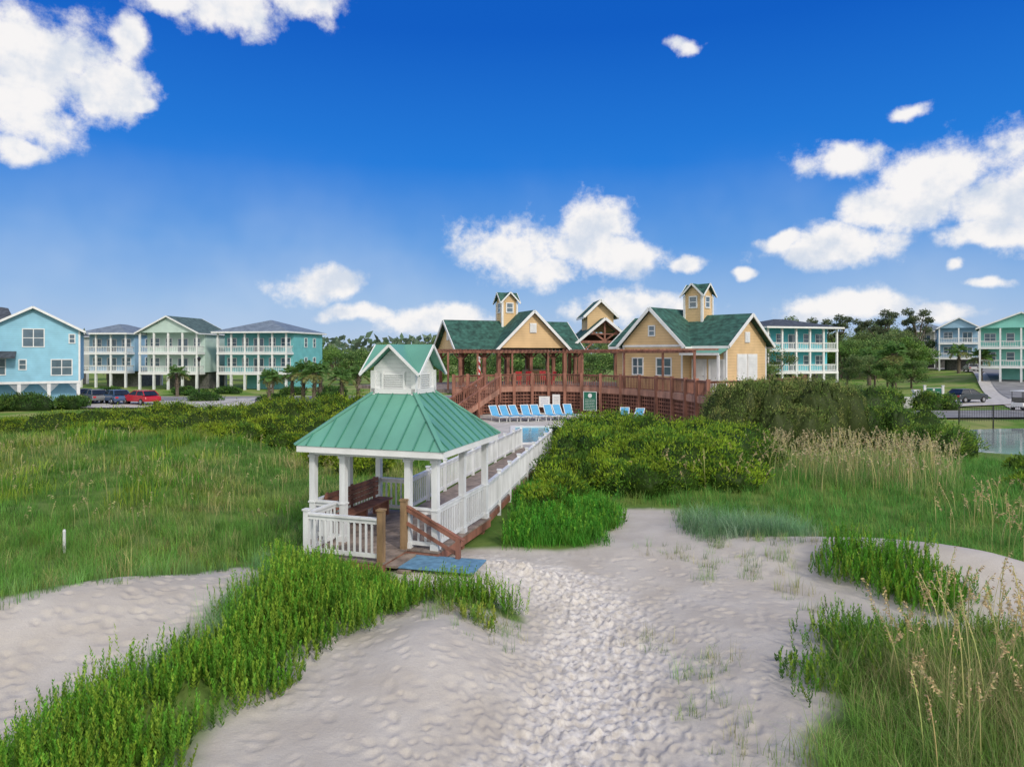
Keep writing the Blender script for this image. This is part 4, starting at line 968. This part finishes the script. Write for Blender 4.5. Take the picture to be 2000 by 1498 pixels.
# trees
def treeproto(h,cr,seed,base,alt,n=5600,leaf=.32,sparse=False):
    E=thing('tree',(0,0,0),0,'broad coastal oak tree with dark green crown','tree','trees behind the houses')
    tv=Veg(); th=h*.42; bk=(.14,.11,.08)
    tv.tube([(0,0,-.3),(.1,0,th*.5),(0.2,.1,th)],[h*.035,h*.028,h*.022],bk)
    cv=Veg(); cl=[]
    for i in range(15 if not sparse else 9):
        a=rng.random()*6.28; d=cr*rng.uniform(.25,.95); zz=h*rng.uniform(.34,.92)*(1-.12*d/cr); c=np.array([math.cos(a)*d,math.sin(a)*d,zz]); cl.append((c,cr*rng.uniform(.20,.40)*(.7 if sparse else 1)))
        tv.tube([(0.2*.6,.06,th*.75),(c*np.array([.5,.5,1])+np.array([0,0,-.18*h])).tolist(),c.tolist()],[h*.016,h*.01,h*.003],bk,5)
    cl.append((np.array([0,0,h*.72]),cr*.5))
    tv.obj('trunk',BARK,E)
    for c,r_ in cl:
        k=int(n/len(cl)); d=rng.normal(size=(k,3)); d/=np.linalg.norm(d,axis=1,keepdims=True); rr=r_*(rng.random((k,1))**.4)
        Pp=c+d*rr*np.array([1.15,1.15,.75]); tone=rng.uniform(.7,1.4)
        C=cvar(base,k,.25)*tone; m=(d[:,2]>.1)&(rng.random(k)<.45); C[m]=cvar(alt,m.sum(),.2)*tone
        cv.leaves(Pp,d*.6+rng.normal(size=(k,3)),leaf*rng.uniform(.6,1.4,k),leaf*.3,np.clip(C,.006,1))
    cv.obj('crown',LEAF,E); return E
TG=(.11,.20,.055); TA=(.22,.32,.09)
protos=[treeproto(8,4,1,TG,TA),treeproto(9.5,4.3,2,(.13,.20,.07),(.24,.31,.11)),treeproto(7,4.2,3,(.12,.22,.05),(.23,.36,.08)),treeproto(12,4.2,4,(.12,.16,.08),(.22,.26,.14),3200,.32,True)]
spots=[]
for i in range(10): spots.append((-26+i*3.6+rng.normal()*.6,112+rng.normal()*6,rng.integers(0,3),.74+.22*rng.random()))
for i in range(9): spots.append((-100+i*8,140+rng.normal()*6,rng.integers(0,3),.95))
for i in range(7): spots.append((2+i*5.5,100+rng.normal()*6,rng.integers(0,3),.72+.1*rng.random()))
for i in range(16): 
    y=132+rng.random()*32; spots.append((y*(.47+.12*rng.random()),y,rng.integers(0,3),.85+.3*rng.random()))
for i in range(5): spots.append((72+i*5,156+rng.normal()*6,3,1.05+.2*rng.random()))
for i in range(14): spots.append((20+i*14,235+rng.normal()*10,rng.integers(0,3),1.5+.3*rng.random()))
for i in range(11): spots.append((100+i*6.5,186+rng.normal()*6,rng.integers(0,3),1.15+.3*rng.random()))
for i in range(12): spots.append((-190+i*15,215+rng.normal()*10,rng.integers(0,3),1.2))
for i in range(4): spots.append((54+i*2.8,109+rng.normal()*3,rng.integers(0,3),.6))
used=set()
for x,y,k,s in spots:
    k=int(k)
    if k not in used:
        used.add(k); e=protos[k]; e.location=(x,y,hz(x,y)); e.scale=(s,)*3; e.rotation_euler=(0,0,rng.random()*6)
        if k==3: e['label']='tall sparse crowned coastal tree'
    else: copything(protos[k],(x,y,hz(x,y)),rng.random()*360,float(s),'tall sparse crowned coastal tree' if k==3 else None)
vg=Veg()
xx=rng.uniform(-900,900,12000); yy=330+rng.random(12000)*60; hh=9+6*fbm(xx,yy,30,5,3)
zz=rng.random(12000)**.6*hh
vg.leaves(np.column_stack([xx,yy,zz]),rng.normal(size=(12000,3)),rng.uniform(3,6,12000),1.6,cvar((.14,.20,.12),12000,.25))
o=vg.obj('distant_wood',LEAF); tag(o,'distant dark green wood along the horizon','trees',kind='stuff')
# palms
def palm(h=3.2):
    E=thing('palm_tree',(0,0,0),0,'short cabbage palm with rough trunk and full green crown','palm tree','palms along the street')
    tv=Veg(); tv.tube([(0,0,-.3),(.05,0,h*.5),(.1,.05,h)],[.24,.19,.2],(.2,.16,.12),9)
    for j in range(40):
        z=h*rng.uniform(.35,1); a=rng.random()*6.28; tv.leaves(np.array([[.07+.17*math.cos(a),.17*math.sin(a),z]]),np.array([[math.cos(a),math.sin(a),1.2]]),.35,.06,np.array([[.2,.16,.11]]))
    tv.obj('trunk',BARK,E); cv=Veg()
    for i in range(32):
        a=rng.random()*6.28; el=rng.uniform(-.35,1.35); Lf=1.4+.5*rng.random(); m=26
        t=np.linspace(.25,1,m); hx=np.cos(el)*Lf*t; z=h+np.sin(el)*Lf*t-.55*t**2*(1+.4*np.cos(el))
        P=np.column_stack([.1+np.cos(a)*hx,.05+np.sin(a)*hx,z]); d0=np.array([math.cos(a),math.sin(a),0]); sd=np.array([-math.sin(a),math.cos(a),0])
        for s in(-1,1):
            dv=d0*.7+sd*s*.9+np.array([0,0,-.25])+rng.normal(size=(m,3))*.12
            cv.leaves(P,dv,.62*np.sin(np.pi*(.15+.8*t))**.6,.038,cvar((.16,.30,.08) if el>0 else (.28,.30,.11),m,.2))
    cv.obj('crown',LEAF,E); return E
p0=palm(); pls=[(-23.6,78,1.12),(-21.8,76,1.05),(-25.4,80,1.0),(-22.5,81,1.1),(-27,77,.9),(-18.2,74,.95),(-16.9,76,1.),(-42.6,88,.95),(-57,88,1.2),(-55.5,86,1.0),(-30.5,88,.8),(58,105,1.7),(61,118,1.5),(76,112,1.3),(84,130,1.3)]
p0.location=(*pls[0][:2],hz(*pls[0][:2])); p0.scale=(pls[0][2],)*3
for x,y,s in pls[1:]: copything(p0,(x,y,hz(x,y)),rng.random()*360,s*1.)

# ------------------------------------------------------------------ small site items
F=thing('pool_fence',(44,55.5,-.45),8,'black metal picket fence beside the pond','fence')
for k in range(8):
    c=PB(); x=-9+k*3
    c.beam((x,0,1.15),(x+3,0,1.15),.03,.04); c.beam((x,0,.2),(x+3,0,.2),.03,.04)
    for j in range(20): c.box(x+j*.15-.009,x+j*.15+.009,-.009,.009,.05,1.25)
    make('fence_panel',c,BLACK,F); c=PB(); c.box(x-.035,x+.035,-.035,.035,-.6,1.3); make('fence_post',c,BLACK,F)
es=sign('entrance_sign',(41.8,68.5,.7),-12,1.35,.85,SIGNG,'green entrance sign with pale emblem on white posts',2,emblem=True)
for x in(-.82,.82): c=PB(); c.box(x-.09,x+.09,-.09,.09,-2.2,1.05); c.box(x-.12,x+.12,-.12,.12,1.05,1.13); make('sign_post',c,WHITE,es)
wl=thing('entrance_wall',(37,70,-.6),-8,'low white rendered entrance wall with capped pillars','wall')
c=PB(); c.box(-3.4,3.4,-.15,.15,0,1.2); make('wall_panel',c,WHITE,wl); 
for x in(-3.7,3.7): c=PB(); c.box(x-.28,x+.28,-.28,.28,0,1.8); c.box(x-.35,x+.35,-.35,.35,1.8,1.93); make('pillar',c,WHITE,wl)
def bollard(x,y):
    E=thing('marker_post',(x,y,hz(x,y)),0,'small white marker post standing in dune grass','post'); c=PB(); c.cyl((0,0,-.2),(0,0,.55),.035,.035,10); c.cyl((0,0,.55),(0,0,.6),.04,.02,10); make('shaft',c,WHITE2,E); return E
b0=bollard(-11.4,17.6)
def lamp(x,y):
    E=thing('street_lamp',(x,y,hz(x,y)),0,'slim dark street lamp beside the road','street lamp','street lamps'); c=PB(); c.cyl((0,0,0),(0,0,4.6),.06,.045,8); make('pole',c,BLACK,E); c=PB(); c.cyl((0,0,4.6),(0,0,4.95),.1,.2,8); c.cyl((0,0,4.95),(0,0,5.15),.26,.03,8); make('lantern',c,BLACK,E); return E
l1=lamp(-36,79.5)
for x,y in((-52,80),(-14,82),(70,90),(58,76),(88,118)): copything(l1,(x,y,hz(x,y)),0)
ct=thing('golf_cart',(48.5,65.5,hz(48.5,65.5)+.15),25,'white golf cart with roof parked by the drive','golf cart')
c=PB(); c.extr([(-1.1,.3),(-1.1,.75),(-.2,.75),(-.1,.4),(.6,.4),(.75,.8),(1.1,.65),(1.15,.3)],'y',-.55,.55); make('body',c,WHITE,ct,bevel=.04)
c=PB(); c.box(-1.1,.8,-.6,.6,1.8,1.87); make('roof',c,WHITE,ct,bevel=.02)
for x in(-1.0,.7):
    for y in(-.5,.5): c=PB(); c.beam((x,y,.6),(x*.95,y,1.8),.04,.04); make('roof_post',c,BLACK,ct)
c=PB(); c.box(-.8,-.3,-.5,.5,.76,.86); c.box(-.95,-.82,-.5,.5,.8,1.25); make('seat',c,DARK,ct,bevel=.03)
for x in(-.75,.75):
    for s in(-1,1): c=PB(); c.cyl((x,s*.45,.23),(x,s*.6,.23),.23,.23,16); make('wheel',c,TYRE,ct)

# ------------------------------------------------------------------ world
w=bpy.data.worlds.new('World'); scene.world=w; w.use_nodes=True; nt=w.node_tree; nt.nodes.clear(); N=nt.nodes.new; L=nt.links.new
def setin(sock,v):
    if isinstance(v,(int,float)): sock.default_value=v
    elif isinstance(v,tuple): sock.default_value=v
    else: L(v,sock)
def ma(op,a,b=0.,clamp=False):
    n=N('ShaderNodeMath'); n.operation=op; n.use_clamp=clamp; setin(n.inputs[0],a); setin(n.inputs[1],b); return n.outputs[0]
def vm(op,a,b):
    n=N('ShaderNodeVectorMath'); n.operation=op; setin(n.inputs[0],a); setin(n.inputs[1],b); return n
def mr(v,a,b,c=0.,d=1.,sm=True):
    n=N('ShaderNodeMapRange'); n.interpolation_type='SMOOTHSTEP' if sm else 'LINEAR'; setin(n.inputs[0],v)
    for i,q in enumerate((a,b,c,d)): n.inputs[i+1].default_value=q
    return n.outputs[0]
def mx(f,a,b):
    n=N('ShaderNodeMix'); n.data_type='RGBA'; setin(n.inputs[0],f); setin(n.inputs[6],a); setin(n.inputs[7],b); return n.outputs[2]
tc=N('ShaderNodeTexCoord'); dirn=vm('NORMALIZE',tc.outputs['Generated'],(0,0,0)).outputs[0]
sx=N('ShaderNodeSeparateXYZ'); L(dirn,sx.inputs[0])
az=ma('ARCTAN2',sx.outputs[0],sx.outputs[1]); el=ma('ARCSINE',sx.outputs[2])
cb=N('ShaderNodeCombineXYZ'); L(az,cb.inputs[0]); L(el,cb.inputs[1])
def nz(vec,scale,det,rough,off=None):
    n=N('ShaderNodeTexNoise'); n.inputs['Scale'].default_value=scale; n.inputs['Detail'].default_value=det; n.inputs['Roughness'].default_value=rough
    if off: vec=vm('ADD',vec,off).outputs[0]
    L(vec,n.inputs['Vector']); return n
wn=nz(cb.outputs[0],9,3,.6); wv=vm('SUBTRACT',wn.outputs['Color'],(.5,.5,.5)); wv=vm('MULTIPLY',wv.outputs[0],(.08,.05,0.))
cw=vm('ADD',cb.outputs[0],wv.outputs[0]).outputs[0]
BL=[(90,115,150,85),(200,165,85,55),(40,200,110,70),(30,292,55,32),(272,65,42,42),(60,75,80,55),(280,195,30,14),
(450,15,110,38),(600,5,70,36),(330,-10,90,22),
(1000,490,105,52),(1075,530,70,32),(1170,435,72,42),(1235,500,72,28),(1150,490,90,45),
(625,555,75,26),(720,612,70,18),(850,622,100,24),
(1630,310,68,36),(1850,330,130,62),(1960,380,110,80),(1740,400,75,50),(1640,485,120,36),(1530,478,50,18),(1780,225,45,12),(1325,80,22,15),(1920,460,110,22),
(1240,602,110,30),(1660,600,100,26),(1860,612,70,16),(1342,515,34,15),(1455,540,24,9),(1935,550,34,11),(1875,515,22,12)]
field=None
for u,v,ru,rv in BL:
    a=math.atan((u-1000)/1350); e=math.atan((690-v)/1350*math.cos(a)); ca=math.cos(a)**2
    s=vm('SUBTRACT',cw,(a,e,0.)); s=vm('MULTIPLY',s.outputs[0],(1350/(ru*ca)*.92,1350/(rv*math.cos(a))*.92,0.)); ln=N('ShaderNodeVectorMath'); ln.operation='LENGTH'; L(s.outputs[0],ln.inputs[0])
    q=ma('SUBTRACT',1.0,ln.outputs['Value'])
    field=q if field is None else ma('MAXIMUM',field,q)
field=ma('MAXIMUM',field,-1.2)
fn=nz(cb.outputs[0],13,10,.64)
den=ma('ADD',field,ma('MULTIPLY',ma('SUBTRACT',fn.outputs['Fac'],.48),3.0))
mask=mr(den,-.28,.50)
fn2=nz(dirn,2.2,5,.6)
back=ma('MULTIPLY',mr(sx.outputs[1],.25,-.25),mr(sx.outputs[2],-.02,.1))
fill_veil=ma('MULTIPLY',back,mr(fn2.outputs['Fac'],.36,.56,.45,1.))  # bright cloud cover added behind the view to fill the scene with soft light
fa=nz(cb.outputs[0],11,7,.55); fb=nz(cb.outputs[0],11,7,.55,(-.008,.024,0.))
lit=mr(ma('SUBTRACT',fa.outputs['Fac'],fb.outputs['Fac']),-.17,.05)  # sunlit and shaded sides of the clouds, painted from offset noise
cloud=mx(lit,(.66,.72,.82,1),(.95,.93,.92,1))
sky=N('ShaderNodeTexSky'); sky.sky_type='NISHITA'; sky.sun_disc=False; sky.sun_elevation=R(36); sky.sun_rotation=R(145); sky.ozone_density=3
ns=vm('SCALE',sky.outputs[0],(0,0,0)); ns.inputs['Scale'].default_value=.08
rp=N('ShaderNodeValToRGB'); els=rp.color_ramp.elements
stops=[(0,(.50,.62,.80)),(.07,(.31,.50,.80)),(.15,(.12,.34,.77)),(.26,(.012,.20,.72)),(.42,(.001,.11,.57)),(1,(.001,.07,.38))]
els[0].position=0; els[0].color=(*stops[0][1],1); els[1].position=1; els[1].color=(*stops[-1][1],1)
for p_,c_ in stops[1:-1]: e_=els.new(p_); e_.color=(*c_,1)
L(mr(sx.outputs[2],0,1,0,1,False),rp.inputs[0])
base=mx(.06,rp.outputs[0],ns.outputs[0])
hazen=nz(cb.outputs[0],3,4,.6)
base=mx(ma('MULTIPLY',mr(hazen.outputs['Fac'],.40,.75,0.,.4),mr(sx.outputs[2],.30,.06)),base,(.56,.68,.85,1))
c1=mx(ma('MULTIPLY',mask,.98),base,cloud)
c2=mx(fill_veil,c1,(1.30,1.26,1.20,1))
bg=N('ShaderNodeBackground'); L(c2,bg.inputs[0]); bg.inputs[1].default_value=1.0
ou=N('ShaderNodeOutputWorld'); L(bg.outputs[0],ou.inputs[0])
w.cycles.sampling_method='NONE'

sl=bpy.data.lights.new('sun','SUN'); sl.energy=2.1; sl.angle=R(7); sl.color=(1,.93,.83)
so=bpy.data.objects.new('sun',sl); COL.objects.link(so)
dv=Vector((math.sin(R(145))*math.cos(R(36)),math.cos(R(145))*math.cos(R(36)),math.sin(R(36))))
so.rotation_euler=dv.to_track_quat('Z','Y').to_euler(); so.location=(20,-20,30)

cam=bpy.data.cameras.new('camera'); co=bpy.data.objects.new('camera',cam); COL.objects.link(co)
co.location=(0,0,5); co.rotation_euler=(R(90),0,0); cam.lens=24.3; cam.sensor_width=36; cam.shift_y=-59/2000; cam.clip_start=.1; cam.clip_end=9000
scene.camera=co
scene.view_settings.view_transform='Standard'; scene.view_settings.look='None'; scene.view_settings.exposure=0
